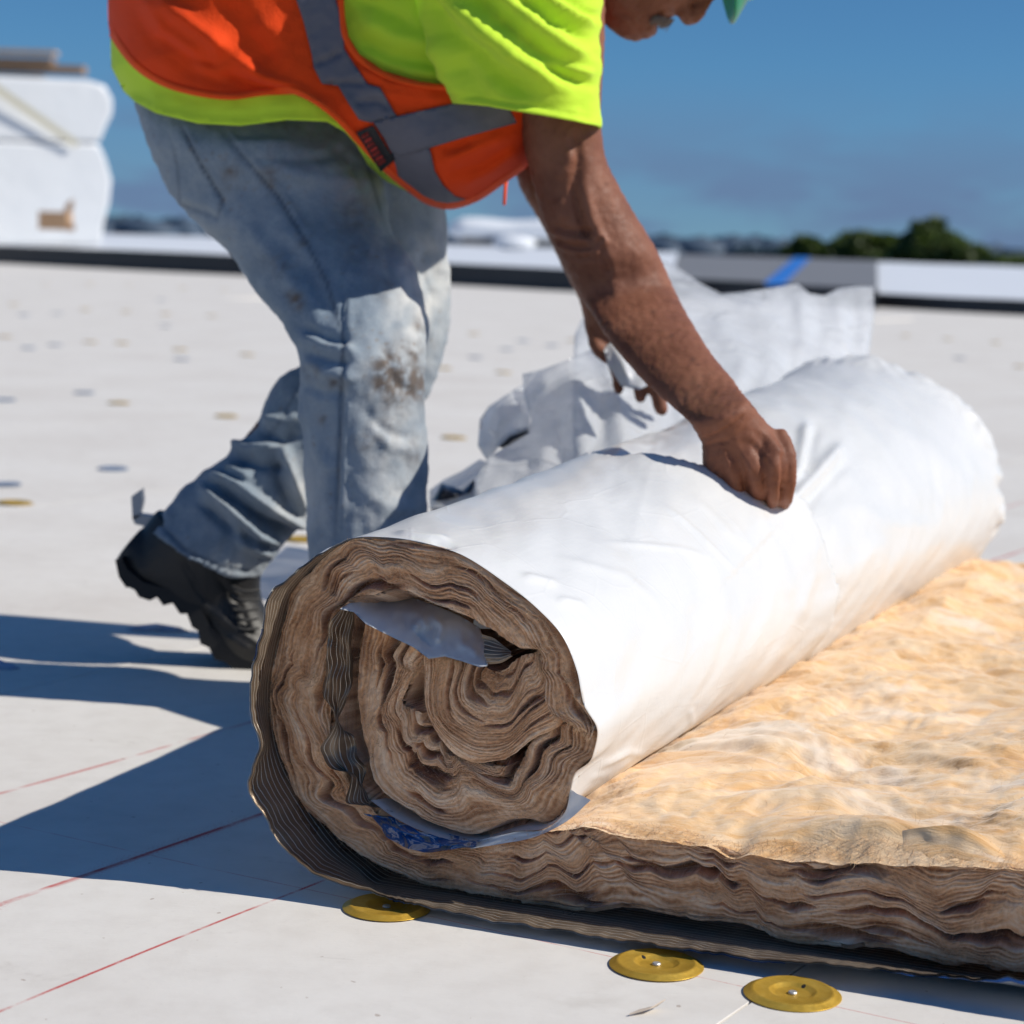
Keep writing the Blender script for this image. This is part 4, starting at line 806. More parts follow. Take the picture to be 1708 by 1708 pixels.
# left arm and hand
body.append(tube([(830, -20, 960, -10, 2.99, .06), (838, 120, 950, 120, 2.99, .052), (848, 230, 950, 232, 2.985, .047), (866, 310, 966, 306, 2.98, .045), (905, 378, 1000, 366, 2.97, .043), (940, 450, 1030, 436, 2.96, .040), (968, 508, 1045, 494, 2.95, .031), (976, 540, 1050, 530, 2.945, .025)], 80, 36))
body.append(tube([(970, 515, 1048, 500, 2.95, .028), (975, 545, 1062, 545, 2.945, .024), (984, 575, 1080, 575, 2.945, .022), (1003, 600, 1096, 605, 2.945, .019)], 30, 28))
s2 = 2.93/FPX
for ch in ([(1050, 590, 2.945, 14*s2), (1064, 630, 2.925, 12*s2), (1068, 664, 2.915, 9.5*s2)], [(1075, 590, 2.94, 15*s2), (1092, 640, 2.915, 14*s2), (1103, 682, 2.905, 12*s2)], [(1088, 585, 2.95, 14*s2), (1118, 625, 2.93, 13*s2), (1130, 660, 2.93, 11*s2)], [(1020, 590, 2.95, 13*s2), (1030, 625, 2.94, 11*s2), (1032, 650, 2.94, 9*s2)], [(990, 550, 2.94, 14*s2), (1000, 585, 2.925, 12*s2), (1022, 602, 2.915, 10*s2)]): body.append(chain(ch, 20, 16))
# head (face down, turned right), neck, trunk and legs under the clothes
hy = 2.79
body.append(tube([(968, -10, 955, -150, hy, .055), (1000, 30, 985, -165, hy, .062), (1022, 52, 1010, -180, hy, .062), (1046, 67, 1035, -190, hy, .058), (1064, 69, 1050, -200, hy, .055), (1078, 55, 1075, -208, hy, .060), (1096, 42, 1095, -214, hy, .065), (1120, 30, 1120, -222, hy, .070), (1150, 8, 1150, -230, hy, .074), (1185, -12, 1185, -236, hy, .076), (1222, -30, 1220, -236, hy, .076), (1268, -55, 1262, -226, hy, .072), (1305, -95, 1298, -200, hy, .055), (1322, -135, 1320, -165, hy, .02)], 90, 40))
s3 = hy/FPX
body.append(chain([(1196, -22, hy, 11*s3), (1172, 4, hy, 13*s3), (1157, 24, hy, 15.5*s3), (1148, 29, hy, 14*s3)], 20, 16))
for sgn in (-1, 1): body.append(chain([(1142, 8, hy+sgn*.016, 11*s3), (1140, 22, hy+sgn*.014, 11*s3), (1148, 28, hy+sgn*.010, 9*s3)], 14, 14))
body.append(chain([(1086, 40, hy-.026, 7*s3), (1088, 49, hy-.012, 8*s3), (1089, 51, hy, 9*s3), (1088, 49, hy+.012, 8*s3), (1086, 40, hy+.026, 7*s3)], 16, 12))
body.append(chain([(1075, 46, hy-.024, 7*s3), (1077, 55, hy-.010, 8*s3), (1078, 57, hy, 9*s3), (1077, 55, hy+.010, 8*s3), (1075, 46, hy+.024, 7*s3)], 16, 12))
for sgn in (-1, 1):
    body.append(chain([(1120, -90, hy+sgn*.076, 14*s3), (1140, -112, hy+sgn*.083, 16*s3), (1165, -122, hy+sgn*.085, 18*s3), (1172, -100, hy+sgn*.083, 12*s3)], 12, 12))
body.append(tube([(800, 60, 820, -220, 2.80, .13), (900, 40, 900, -210, 2.80, .10), (970, 5, 960, -170, 2.79, .07), (1010, -5, 1005, -160, 2.79, .06)], 30, 30))
body.append(tube([(280, 120, 520, 180, 2.81, .09), (350, -20, 600, 190, 2.81, .11), (490, -150, 700, 160, 2.81, .12), (680, -230, 850, 100, 2.81, .13), (860, -220, 920, 60, 2.80, .14)], 40, 36))
body.append(tube([(320, 170, 540, 230, 2.80, .06), (360, 330, 600, 340, 2.77, .06), (450, 450, 640, 450, 2.71, .06), (515, 600, 690, 610, 2.62, .06), (540, 850, 680, 850, 2.62, .05), (560, 1010, 660, 1010, 2.62, .04)], 40, 24))
body.append(tube([(420, 190, 600, 240, 2.87, .06), (540, 430, 700, 450, 2.92, .065), (540, 560, 700, 620, 2.91, .06), (440, 690, 560, 780, 2.89, .05), (310, 850, 420, 920, 2.87, .04)], 40, 24))
V, Fc, N = remesh(body, .0030, 5, .5)
skin_lines = [([(918, 372), (945, 384), (985, 386), (1000, 380)], 4, -0.00420), ([(916, 385), (950, 398), (990, 402)], 4, 0.00420), ([(922, 398), (955, 412), (985, 414)], 3.2, -0.00360), ([(926, 408), (960, 421), (988, 420)], 3.4, 0.00270), ([(935, 424), (962, 432), (985, 428)], 3, -0.00240),
    ([(955, 300), (962, 345), (972, 380), (990, 405)], 8, -0.00750), ([(975, 310), (985, 360), (1000, 400)], 10, 0.00525), ([(930, 330), (940, 370)], 9, 0.00450), ([(958, 215), (965, 270), (958, 310)], 9, -0.00525), ([(992, 395), (1012, 440), (1030, 500)], 16, 0.00450), ([(960, 250), (930, 300)], 10, 0.00300), ([(1002, 400), (1006, 430), (1018, 460)], 6, -0.00525), ([(990, 398), (1004, 392), (1010, 402), (1000, 415)], 4, 0.00450),
    ([(1171, 733), (1200, 722), (1230, 702), (1243, 692)], 2.6, -.0030), ([(1180, 742), (1215, 735), (1250, 712)], 3, -.0014), ([(1176, 727), (1205, 714), (1236, 695)], 3.4, .0014), ([(1170, 746), (1195, 740), (1220, 738)], 2.4, -.0016),
    ([(1228, 738), (1240, 762), (1258, 790)], 4, .0022), ([(1250, 725), (1272, 750), (1288, 775)], 4, .0022), ([(1205, 745), (1215, 775), (1222, 800)], 4, .0016), ([(1262, 712), (1290, 738), (1308, 762)], 4, .0016),
    ([(1306, 756), (1306, 790), (1304, 832)], 2.6, -.0040), ([(1274, 790), (1278, 825), (1272, 850)], 2.6, -.0026), ([(1240, 800), (1245, 830)], 2.6, -.0022), ([(1283, 775), (1300, 780)], 6, .0016), ([(1288, 800), (1302, 804)], 3, -.0012),
    ([(1030, 20), (1050, 30), (1058, 45)], 4, -.002), ([(1108, 18), (1092, 30), (1082, 45)], 3, -.0035), ([(1088, 44), (1076, 50)], 2.5, -.003), ([(1075, 22), (1065, 38)], 3, -.0018), ([(1138, 32), (1144, 33)], 3, -.004)]
nz = lambda q_, V_: .0007*perlin(q_[:, 0]/11, q_[:, 1]/11, 90)+.0004*perlin(q_[:, 0]/4.5, q_[:, 1]/4.5, 91)
V = sculpt(V, N, skin_lines, nz); qv = proj(V)
spots = np.zeros(len(V))
for (x, y, r) in [(1155, 600, 5), (1166, 645, 4), (1195, 655, 3), (1256, 676, 4), (1195, 790, 5), (1205, 800, 4), (1262, 745, 4), (1272, 760, 5), (1280, 740, 3), (1120, 560, 3), (1090, 520, 3), (1225, 690, 3), (1285, 768, 3)]: spots = np.maximum(spots, np.exp(-((qv[:, 0]-x)**2+(qv[:, 1]-y)**2)/r**2))
def skin_mat():
    b = NB('weathered_skin'); p = b.coord(); n = b.noise(p, 16, 5, .6); n2 = b.noise(p, 90, 4, .6); n3 = b.noise(p, 300, 2, .5)
    vo = b.n('ShaderNodeTexVoronoi', {'Vector': p, 'Scale': 420.}, feature='DISTANCE_TO_EDGE').outputs['Distance']
    col = b.ramp(n, [(.3, (.155, .058, .033)), (.55, (.225, .090, .052)), (.8, (.285, .126, .076))])
    col = b.mix(b.math('MULTIPLY', b.rng(n2, .58, .72), .45), col, (.11, .042, .027))
    col = b.mix(b.math('MULTIPLY', b.attr('spot'), .65), col, (.055, .026, .02))
    h = b.math('ADD', b.math('MULTIPLY', b.rng(vo, 0, .12), .4), b.math('ADD', n2, b.math('MULTIPLY', n3, .4)))
    return b.bsdf(col, b.rng(n2, .3, .7, .48, .64), 0, b.bump(h, .3, .0010), spec=.25, sss=.12)
skin = meshobj('body', V, Fc, skin_mat(), man, True, attrs={'spot': spots}); skin['label'] = 'tanned bare forearm, hand and lower face of the worker'
# moustache and stubble
M_hair = simple('grey_hair', (.34, .29, .25), (.18, .145, .12), 200, .6)
VV = []
for k in range(300):
    t = rng.uniform(0, 1); sgn = rng.choice([-1, 1]); z = sgn*rng.uniform(.0, .030)
    x0, y0 = 1126-14*t-abs(z)*700*.9, 33-2*t-abs(z)*500*.35; b0 = P(x0, y0, hy+z*1.05-sgn*0); d_ = np.array([-.006, z*.2, -.011])*rng.uniform(.5, 1.1)+rng.normal(size=3)*.002
    c_ = b0+np.linspace(0, 1, 4)[:, None]*d_; c_[:, 0] += -.003*np.linspace(0, 1, 4)**2; VV.append(ring_chain(c_, np.linspace(.0005, .0002, 4), 4))
V, Fc = join(VV); meshobj('moustache', V, Fc, M_hair, man)

# ---- jeans
def tubeset(): 
    R_ = tube([(232, 120, 600, 190, 2.81, .12), (226, 165, 622, 240, 2.80, .135), (242, 225, 640, 300, 2.78, .145), (275, 305, 650, 350, 2.76, .112), (320, 362, 655, 392, 2.735, .104), (385, 425, 678, 425, 2.71, .098), (430, 490, 704, 482, 2.68, .096), (475, 545, 714, 540, 2.65, .094), (496, 590, 710, 600, 2.62, .092), (497, 660, 706, 665, 2.62, .088), (502, 740, 711, 740, 2.62, .086), (510, 830, 713, 830, 2.62, .086), (516, 910, 715, 910, 2.62, .088), (518, 1000, 718, 1000, 2.62, .090), (520, 1085, 720, 1085, 2.62, .092)], 120, 56)
    L_ = tube([(330, 130, 660, 220, 2.86, .14), (420, 260, 738, 335, 2.90, .12), (500, 400, 748, 420, 2.91, .105), (560, 500, 752, 500, 2.91, .10), (575, 560, 750, 545, 2.91, .095), (560, 590, 738, 592, 2.91, .092), (525, 600, 718, 650, 2.91, .09), (478, 620, 660, 720, 2.90, .085), (448, 660, 610, 765, 2.90, .082), (424, 714, 565, 800, 2.89, .080), (385, 752, 525, 845, 2.885, .080), (332, 795, 505, 875, 2.88, .082), (290, 842, 468, 915, 2.875, .082), (250, 878, 431, 966, 2.87, .082)], 120, 50)
    return [R_, L_]
V, Fc, N = remesh(tubeset(), .0042, 4, .5)
jl = [  # right leg: long drag folds, knee break, pocket and side seam
    ([(300, 205), (330, 265), (371, 334), (362, 366)], 3, -.0045), ([(309, 205), (338, 262), (379, 332)], 4, .003), ([(368, 213), (410, 268), (462, 325), (510, 402)], 3.5, -.004), ([(376, 211), (418, 264), (470, 320), (518, 398)], 4.5, .003),
    ([(300, 345), (340, 352), (365, 368)], 8, -.006), ([(385, 240), (440, 238), (500, 240)], 8, .004), ([(400, 268), (470, 262), (560, 262)], 9, -.004), ([(470, 285), (540, 300), (610, 300)], 10, .005), ([(560, 240), (590, 270), (610, 320)], 8, -.006),
    ([(420, 380), (470, 450), (520, 505)], 14, .005), ([(455, 385), (520, 460), (560, 540)], 12, -.004), ([(500, 545), (540, 560), (590, 568)], 8, -.007), ([(505, 560), (545, 578), (600, 590)], 8, .007), ([(500, 585), (550, 600), (590, 604)], 7, -.006), ([(505, 600), (545, 622), (600, 632)], 9, .006), ([(500, 640), (540, 655), (580, 655)], 8, -.005),
    ([(572, 420), (574, 600), (566, 760), (560, 900)], 3, -.003), ([(580, 420), (582, 600), (574, 760), (568, 900)], 5, .0025), ([(520, 700), (545, 780), (540, 880)], 12, .004), ([(600, 680), (640, 720), (690, 730)], 9, -.004), ([(610, 700), (650, 745), (700, 750)], 9, .004), ([(610, 820), (650, 850), (700, 845)], 12, .004), ([(660, 520), (690, 580), (700, 620)], 10, .003), ([(640, 560), (660, 640), (690, 660)], 8, -.004), ([(660, 400), (690, 470), (700, 540)], 12, .004), ([(640, 400), (660, 480)], 9, -.005),
    # left shin: stacked folds above the cuff
    ([(345, 792), (400, 812), (455, 850), (512, 882)], 7, 0.0210), ([(352, 810), (395, 838), (445, 872), (500, 892)], 6, -0.0210), ([(335, 812), (385, 850), (430, 890), (470, 906)], 7, 0.0195), ([(330, 835), (380, 878), (430, 912)], 7, -0.0165), ([(385, 870), (410, 905), (450, 925)], 8, 0.0150), ([(315, 800), (300, 840), (275, 872)], 9, 0.0090), ([(380, 742), (420, 752), (470, 745)], 8, 0.0135), ([(382, 760), (430, 775), (480, 780)], 8, -0.0135), ([(430, 715), (470, 735), (500, 720)], 8, -0.0120), ([(440, 700), (480, 705), (500, 690)], 8, 0.0105), ([(470, 740), (490, 800), (506, 860)], 8, 0.0150), ([(455, 760), (470, 810), (490, 850)], 8, -0.0120), ([(376, 778), (420, 800)], 7, 0.0120),
    ([(262, 868), (310, 918), (370, 946), (432, 955)], 3, -.003), ([(258, 876), (305, 926), (368, 954), (430, 963)], 4, .003),
    # far knee
    ([(690, 390), (720, 430), (735, 480)], 10, -.006), ([(700, 420), (715, 470), (728, 500)], 8, -.006), ([(715, 370), (735, 420), (745, 470)], 10, .005)]
nz = lambda q_, V_: .0030*perlin(q_[:, 0]/55, q_[:, 1]/80, 95)+.0018*perlin(q_[:, 0]/22, q_[:, 1]/30, 96)+.0007*perlin(q_[:, 0]/9, q_[:, 1]/10, 97)
V = sculpt(V, N, jl, nz); qv = proj(V); x, y = qv[:, 0], qv[:, 1]
nearside = V[:, 1] < 2.76
blob = lambda cx, cy, rx, ry: np.exp(-(((x-cx)/rx)**2+((y-cy)/ry)**2))
rag = .5+.9*fbm(x/16, y/16, 4, 33)
dirt = np.clip(np.maximum.reduce([blob(655, 630, 34, 44)*1.6, blob(640, 480, 24, 30)*.35, blob(590, 360, 30, 26)*.45, blob(470, 440, 26, 20)*.4, blob(520, 620, 16, 12)*.7, blob(690, 760, 14, 30)*.5, blob(690, 640, 32, 28)*1.6, blob(600, 420, 30, 20)*.4, blob(560, 640, 14, 10)*.8, blob(540, 700, 12, 9)*.7, blob(690, 590, 14, 26)*.8, blob(672, 595, 16, 22)*.7, blob(700, 545, 12, 20)*.6, blob(640, 655, 30, 14)*.7, blob(620, 740, 40, 26)*.45, blob(650, 700, 40, 40)*.35, blob(495, 500, 12, 16)*1.1, blob(480, 492, 8, 6), blob(385, 290, 14, 30)*.6, blob(450, 290, 16, 30)*.5, blob(420, 790, 10, 8)*.9, blob(505, 405, 10, 8)*.8])*np.clip(rag+.2, 0, 1.3), 0, 1)
red = np.clip(np.maximum.reduce([blob(560, 240, 90, 40)*.6, blob(600, 300, 50, 60)*.55, blob(452, 792, 8, 8)*.9, blob(520, 270, 60, 20)*.4])*np.clip(rag+.3, 0, 1), 0, 1)
fade = np.clip(np.maximum.reduce([blob(700, 500, 60, 150), blob(650, 720, 70, 160)*.75, blob(640, 820, 80, 90)*.7, blob(560, 760, 40, 120)*.3, blob(740, 430, 60, 120), blob(430, 360, 100, 60)*.25, blob(500, 840, 60, 90)*.7, blob(400, 940, 60, 30)*.6, blob(380, 860, 60, 40)*.35])*(.75+.4*fbm(x/30, y/40, 3, 35)), 0, 1)
spk = np.clip((perlin(x/7, y/6, 41)-.55)*4, 0, 1)*np.clip(perlin(x/60, y/60, 42)+.35, 0, 1)
seam = np.clip(strokes(x, y, [([(300, 205), (330, 265), (371, 334), (362, 366)], 3.4, 1.), ([(368, 213), (410, 268), (462, 325), (510, 402), (545, 470), (572, 560), (566, 760), (560, 900)], 3.4, .9), ([(285, 230), (296, 280), (300, 340), (362, 366)], 3.2, .5), ([(262, 868), (310, 918), (370, 946), (432, 955)], 3.2, .8), ([(500, 640), (470, 700), (440, 740)], 3.2, .6), ([(600, 240), (620, 300), (640, 370)], 3.4, .9)]), 0, 1)
def denim_mat():
    b = NB('faded_denim'); p = b.coord(); n = b.noise(p, 5, 5, .6); n2 = b.noise(p, 34, 5, .65); tw = b.noise(p, 1, 2, .5, mapscale=(900, 900, 260)); n3 = b.noise(p, 140, 3, .6)
    col = b.ramp(n, [(.25, (.09, .135, .195)), (.5, (.155, .21, .27)), (.75, (.25, .30, .345))])
    col = b.mix(b.math('MULTIPLY', b.rng(n2, .4, .75), .45), col, (.31, .36, .39))
    col = b.mix(b.attr('fade'), col, b.mix(n2, (.50, .505, .49), (.66, .645, .62)))
    col = b.mix(b.math('MULTIPLY', b.attr('red'), .7), col, (.24, .16, .20))
    col = b.mix(b.math('MULTIPLY', b.rng(tw, .35, .7), .18), col, (.5, .55, .6))
    col = b.mix(b.math('MULTIPLY', b.attr('seam'), .75), col, (.045, .065, .10))
    col = b.mix(b.math('MULTIPLY', b.attr('spk'), .7), col, (.20, .12, .05))
    col = b.mix(b.math('MULTIPLY', b.attr('dirt'), .88), col, b.mix(n3, (.05, .042, .038), (.16, .10, .06)))
    h = b.math('ADD', b.math('MULTIPLY', tw, .25), b.math('ADD', b.math('MULTIPLY', n2, .8), b.math('MULTIPLY', n3, .4)))
    return b.bsdf(col, .85, 0, b.bump(h, .45, .003), spec=.2, sheen=.15)
M_denim = denim_mat()
jeans = meshobj('jeans', V, Fc, M_denim, man, True, attrs={'dirt': dirt*nearside, 'red': red*nearside, 'fade': fade, 'spk': spk, 'seam': seam}); jeans['label'] = 'dirty faded blue jeans, light at the knees'

# ---- boots
M_boot = simple('black_leather', (.010, .009, .009), (.016, .015, .014), 12, .5, bumps=(60, .4, .003)); M_sole = simple('black_rubber', (.010, .010, .011), None, 20, .7)
by = 2.865
bt = [tube([(262, 850, 440, 930, by, .058), (236, 885, 434, 975, by, .056), (205, 930, 440, 1020, by, .050), (205, 960, 440, 1060, by, .045)], 30, 32),
      tube([(236, 880, 196, 930, by, .030), (280, 905, 212, 975, by, .040), (350, 940, 262, 992, by, .043), (420, 975, 318, 1022, by, .046), (446, 1020, 338, 1062, by, .049), (470, 1052, 376, 1098, by, .051), (505, 1076, 430, 1112, by, .050), (545, 1096, 490, 1118, by, .042), (565, 1110, 545, 1120, by, .02)], 60, 36)]
V, Fc, N = remesh(bt, .0035, 5); V = sculpt(V, N, [([(360, 960), (400, 1010), (420, 1060)], 4, -.003), ([(300, 930), (330, 985), (360, 1020)], 4, -.003), ([(330, 1000), (380, 1040), (440, 1080)], 5, .003), ([(390, 985), (400, 1000)], 5, .003), ([(380, 1060), (420, 1085)], 6, .004)])
boot = empty('b', (0, 0, 0)); bpy.data.objects.remove(boot)
lb = meshobj('boot', V, Fc, M_boot, man); lb['label'] = 'black work boot with raised heel'
sp_ = [(192, 934), (198, 962), (210, 980), (222, 980), (232, 996), (250, 1002), (262, 996), (272, 1010), (288, 1006), (300, 1024), (312, 1024), (320, 1046), (330, 1052), (334, 1074), (348, 1080), (358, 1100), (374, 1104), (390, 1116), (440, 1121), (520, 1126), (560, 1122), (562, 1112), (490, 1106), (430, 1096), (388, 1080), (352, 1045), (330, 1008), (290, 985), (240, 972), (212, 950), (202, 930)]
def prism_px(poly, Y, t, sp=8):
    x_, y_, f_ = patch(poly, sp=sp); V = P(x_, y_, np.full(len(x_), Y-t)); n = len(V); V2, F2 = thick(V, f_[:, ::-1], np.array([0, 2*t, 0])); return V2, F2
V, Fc = prism_px(sp_, by, .047); meshobj('sole', V, Fc, M_sole, lb, False)
M_lace = simple('grey_lace', (.05, .048, .046), None, 50, .8)
lc = [chain([(388, 978+k*16, by-.046, .0022), (408, 986+k*16, by-.050, .0022), (430, 984+k*16, by-.044, .0022)], 8, 6) for k in range(5)]; V, Fc = join(lc); meshobj('laces', V, Fc, M_lace, lb)
def foot(px0):
    g = np.array([-.19, 2.62, 0.]); xs = np.array([-.075, -.06, -.02, .04, .10, .16, .20, .215]); hh = np.array([.07, .10, .11, .10, .085, .068, .055, .03]); ww = np.array([.025, .038, .042, .044, .048, .05, .042, .02]); ph = np.linspace(0, 2*pi, 24, endpoint=False); V = []
    for a_, b_, c_ in zip(xs, hh, ww): V += [[g[0]+a_, g[1]+c_*cos(t), .022+max(0, b_/2+b_/2*sin(t))] for t in ph]
    return np.array(V), gridf(len(xs), 24, True).tolist()+[list(range(24))[::-1], [7*24+k for k in range(24)]]
v1 = foot(0); v2 = ring_chain(np.array([[-.19, 2.62, z] for z in np.linspace(.06, .22, 6)]), np.full(6, .055), 20); V, Fc, N = remesh([v1, v2], .005, 4); rb = meshobj('boot', V, Fc, M_boot, man)
th_ = np.linspace(0, 2*pi, 40, endpoint=False); bx = np.where(np.cos(th_) > 0, .215*np.abs(np.cos(th_))**.8, -.08*np.abs(np.cos(th_))**.6)-.19; byy = 2.62+.05*np.sign(np.sin(th_))*np.abs(np.sin(th_))**.7
V = np.concatenate([np.c_[bx, byy, np.full(40, z)] for z in (.0015, .026)]); meshobj('sole', V, gridf(2, 40, True).tolist()+[list(range(40))[::-1], [40+k for k in range(40)]], M_sole, rb, False)

# ---- shirt
def fabric(name, c1, c2, mesh=False, tr=.2, rough=.8):
    b = NB(name); p = b.coord(); n = b.noise(p, 6, 4, .6); n2 = b.noise(p, 60, 4, .6); w1 = b.noise(p, 700, 2, .5)
    col = b.mix(n, c2, c1); d = b.noise(p, 22, 5, .7); col = b.mix(b.math('MULTIPLY', b.rng(d, .66, .8), .25), col, tuple(v_*.45 for v_ in c2))
    h = b.math('ADD', n2, b.math('MULTIPLY', w1, .5))
    if mesh:
        vo = b.n('ShaderNodeTexVoronoi', {'Vector': p, 'Scale': 420.}).outputs['Distance']; h = b.math('ADD', h, b.rng(vo, .2, .6))
    return b.bsdf(col, rough, 0, b.bump(h, .3, .0022), spec=.2, sheen=.1, trans=(tr, tuple(min(1, v_*1.15) for v_ in c1)))
M_lime = fabric('lime_jersey', (.68, .94, .065), (.60, .86, .05)); M_or = fabric('orange_mesh', (1.0, .10, .010), (.95, .075, .008), True, .30); M_or2 = fabric('orange_trim', (1.0, .12, .015), (.95, .09, .01), False, .2)
M_refl = NB('reflective_tape'); M_refl = M_refl.bsdf(M_refl.mix(M_refl.noise(M_refl.coord(), 30, 4), (.10, .10, .125), (.145, .145, .17)), .55, .1, M_refl.bump(M_refl.noise(M_refl.coord(), 18, 4), .3, .006), spec=.4)
MID, TT = 2.81, .205
sil_back = [(206, 156), (184, 115), (181, 40), (176, -60), (250, -200), (420, -300), (650, -370), (850, -330), (960, -220), (1012, -100), (1010, 20), (1000, 90)]
sil_belly = [(612, 290), (650, 310), (700, 338), (745, 352), (795, 340), (845, 308), (880, 280), (930, 200), (1003, 80)]
vest_lines = [([(215, 10), (260, 70), (330, 120), (420, 150), (520, 170)], 14, -.006), ([(225, -20), (270, 50), (340, 105), (380, 118)], 12, .010), ([(245, -10), (300, 30), (350, 65), (385, 92)], 18, .017), ([(262, 55), (320, 95), (372, 112)], 9, -.012), ([(385, 95), (440, 130), (500, 150), (560, 190)], 10, .010), ([(370, 120), (430, 142), (490, 150)], 7, -.007), ([(430, 20), (470, 90), (510, 140)], 25, .006), ([(360, -10), (420, 60), (470, 110)], 22, -.006),
    ([(740, 270), (800, 245), (850, 225)], 9, .007), ([(745, 290), (800, 275), (860, 240)], 8, -.006), ([(770, 310), (820, 285), (862, 250)], 9, .007), ([(735, 255), (790, 232)], 8, -.005), ([(610, 150), (680, 160), (750, 165)], 10, .005), ([(590, 110), (650, 140), (730, 150)], 8, .006), ([(560, 150), (620, 210), (660, 280)], 12, .005), ([(520, 108), (545, 100), (575, 84)], 4, -.005), ([(540, 140), (580, 138), (612, 140)], 4, -.005), ([(586, 172), (630, 168), (655, 185)], 4, -.004)]
def torso_Y(x, y, off=0., T=TT):
    d1 = seg_dist(x, y, sil_back)[0]; d2 = seg_dist(x, y, sil_belly)[0]
    e1 = np.clip(d1/210, 0, 1); e2 = np.clip(d2/120, 0, 1); g1 = np.sqrt(1-(1-e1)**2); g2 = np.sqrt(1-(1-e2)**2)
    g = np.minimum(g1, .35+.65*g2) if off > 0.004 else np.minimum(g1, g2)
    return MID-T*g
def garment(name, outer, holes, off, m, lines, parent, sp=8, both=True, noise=.002, seed=0, label=None, th=.002):
    x, y, f = patch(outer, holes, sp=sp); Yn = torso_Y(x, y, off)-off
    rel = strokes(x, y, lines)+noise*perlin(x/45, y/38, seed)+noise*.5*perlin(x/17, y/15, seed+1)
    V = P(x, y, Yn-rel); V2, F2 = thick(V, f[:, ::-1], np.array([0, th, 0])); sh = [(V2, F2)]
    if both:
        Vb = P(x, y, 2*MID-Yn+rel*.5); V3, F3 = thick(Vb, f, np.array([0, -th, 0])); sh.append((V3, F3))
    V4, F4 = join(sh); o = meshobj(name, V4, F4, m, parent)
    if label: o['label'] = label
    return o
shirt_poly = [(206, 152), (225, 170), (260, 189), (330, 206), (400, 210), (440, 205), (480, 200), (545, 203), (575, 220), (595, 242), (614, 276), (640, 300), (700, 330), (745, 340), (795, 328), (845, 296), (900, 240), (960, 150), (1001, 72), (1008, 0), (1008, -100), (955, -215), (850, -322), (650, -362), (425, -292), (255, -192), (180, -58), (184, 40), (186, 112)]
shirt = garment('shirt', shirt_poly, [], .0, M_lime, [([(192, 128), (260, 174), (330, 190), (400, 195), (480, 186), (545, 190)], 4, -.0025), ([(230, 110), (255, 150), (265, 185)], 9, .004), ([(290, 140), (320, 175)], 12, -.003), ([(600, 30), (660, 60), (740, 80)], 14, .010), ([(590, 60), (650, 95), (740, 110)], 10, -.008), ([(600, 85), (680, 115), (745, 125)], 10, .006), ([(592, 0), (640, 15), (690, 40)], 8, -.006)], man, label='lime green shirt showing below the vest and in its armhole')
sl = tube([(640, -150, 1000, -160, 2.645, .10), (668, -60, 1008, -80, 2.605, .098), (690, 10, 1005, 0, 2.615, .095), (715, 80, 1001, 70, 2.605, .090), (738, 135, 1000, 140, 2.605, .084), (755, 174, 1003, 214, 2.605, .080)], 90, 72, cap=False)
V, Fc = sl; Vg = V.reshape(90, 72, 3); Ng = np.cross(np.gradient(Vg, axis=0), np.roll(Vg, -1, 1)-np.roll(Vg, 1, 1)); Ng /= np.linalg.norm(Ng, axis=2)[..., None]
cen = Vg.mean(1, keepdims=True); Ng = np.where(((Vg-cen)*Ng).sum(2, keepdims=True) > 0, Ng, -Ng); N = Ng.reshape(-1, 3)
hemd = np.zeros((90, 72)); 
V = sculpt(V, N, [([(690, -20), (760, 60), (830, 120), (900, 165)], 17, -.016), ([(715, -40), (790, 40), (860, 95), (935, 150)], 15, .018), ([(760, -40), (830, 30), (900, 85), (960, 130)], 13, -.014), ([(800, -40), (870, 25), (940, 75), (990, 105)], 12, .014), ([(850, -20), (920, 35), (985, 70)], 9, -.010), ([(880, -30), (940, 15), (995, 45)], 8, .010), ([(900, 95), (950, 115), (990, 125)], 8, .008), ([(905, 110), (950, 130), (985, 140)], 7, -.007), ([(720, 60), (745, 120), (770, 165)], 12, .010), ([(760, 90), (790, 140), (810, 170)], 14, -.008), ([(760, 165), (830, 178), (920, 193), (1000, 212)], 5, .003), ([(757, 158), (830, 168), (920, 183), (1000, 200)], 2.5, -.0025), ([(930, -10), (970, 20), (1000, 30)], 7, -.006)], lambda q_, V_: .003*perlin(q_[:, 0]/40, q_[:, 1]/30, 15)+.0012*perlin(q_[:, 0]/14, q_[:, 1]/12, 16))
so_ = meshobj('sleeve', V, Fc, M_lime, shirt); so_['label'] = 'sunlit loose lime sleeve'; md = so_.modifiers.new('s', 'SOLIDIFY'); md.thickness = .002; md.offset = -1
# far sleeve
V, Fc = tube([(700, -160, 1000, -150, 2.96, .085), (740, -40, 990, -40, 3.0, .085), (780, 80, 975, 90, 3.0, .078), (800, 150, 965, 165, 3.0, .074)], 40, 48, cap=False); meshobj('sleeve', V, Fc, M_lime, shirt)

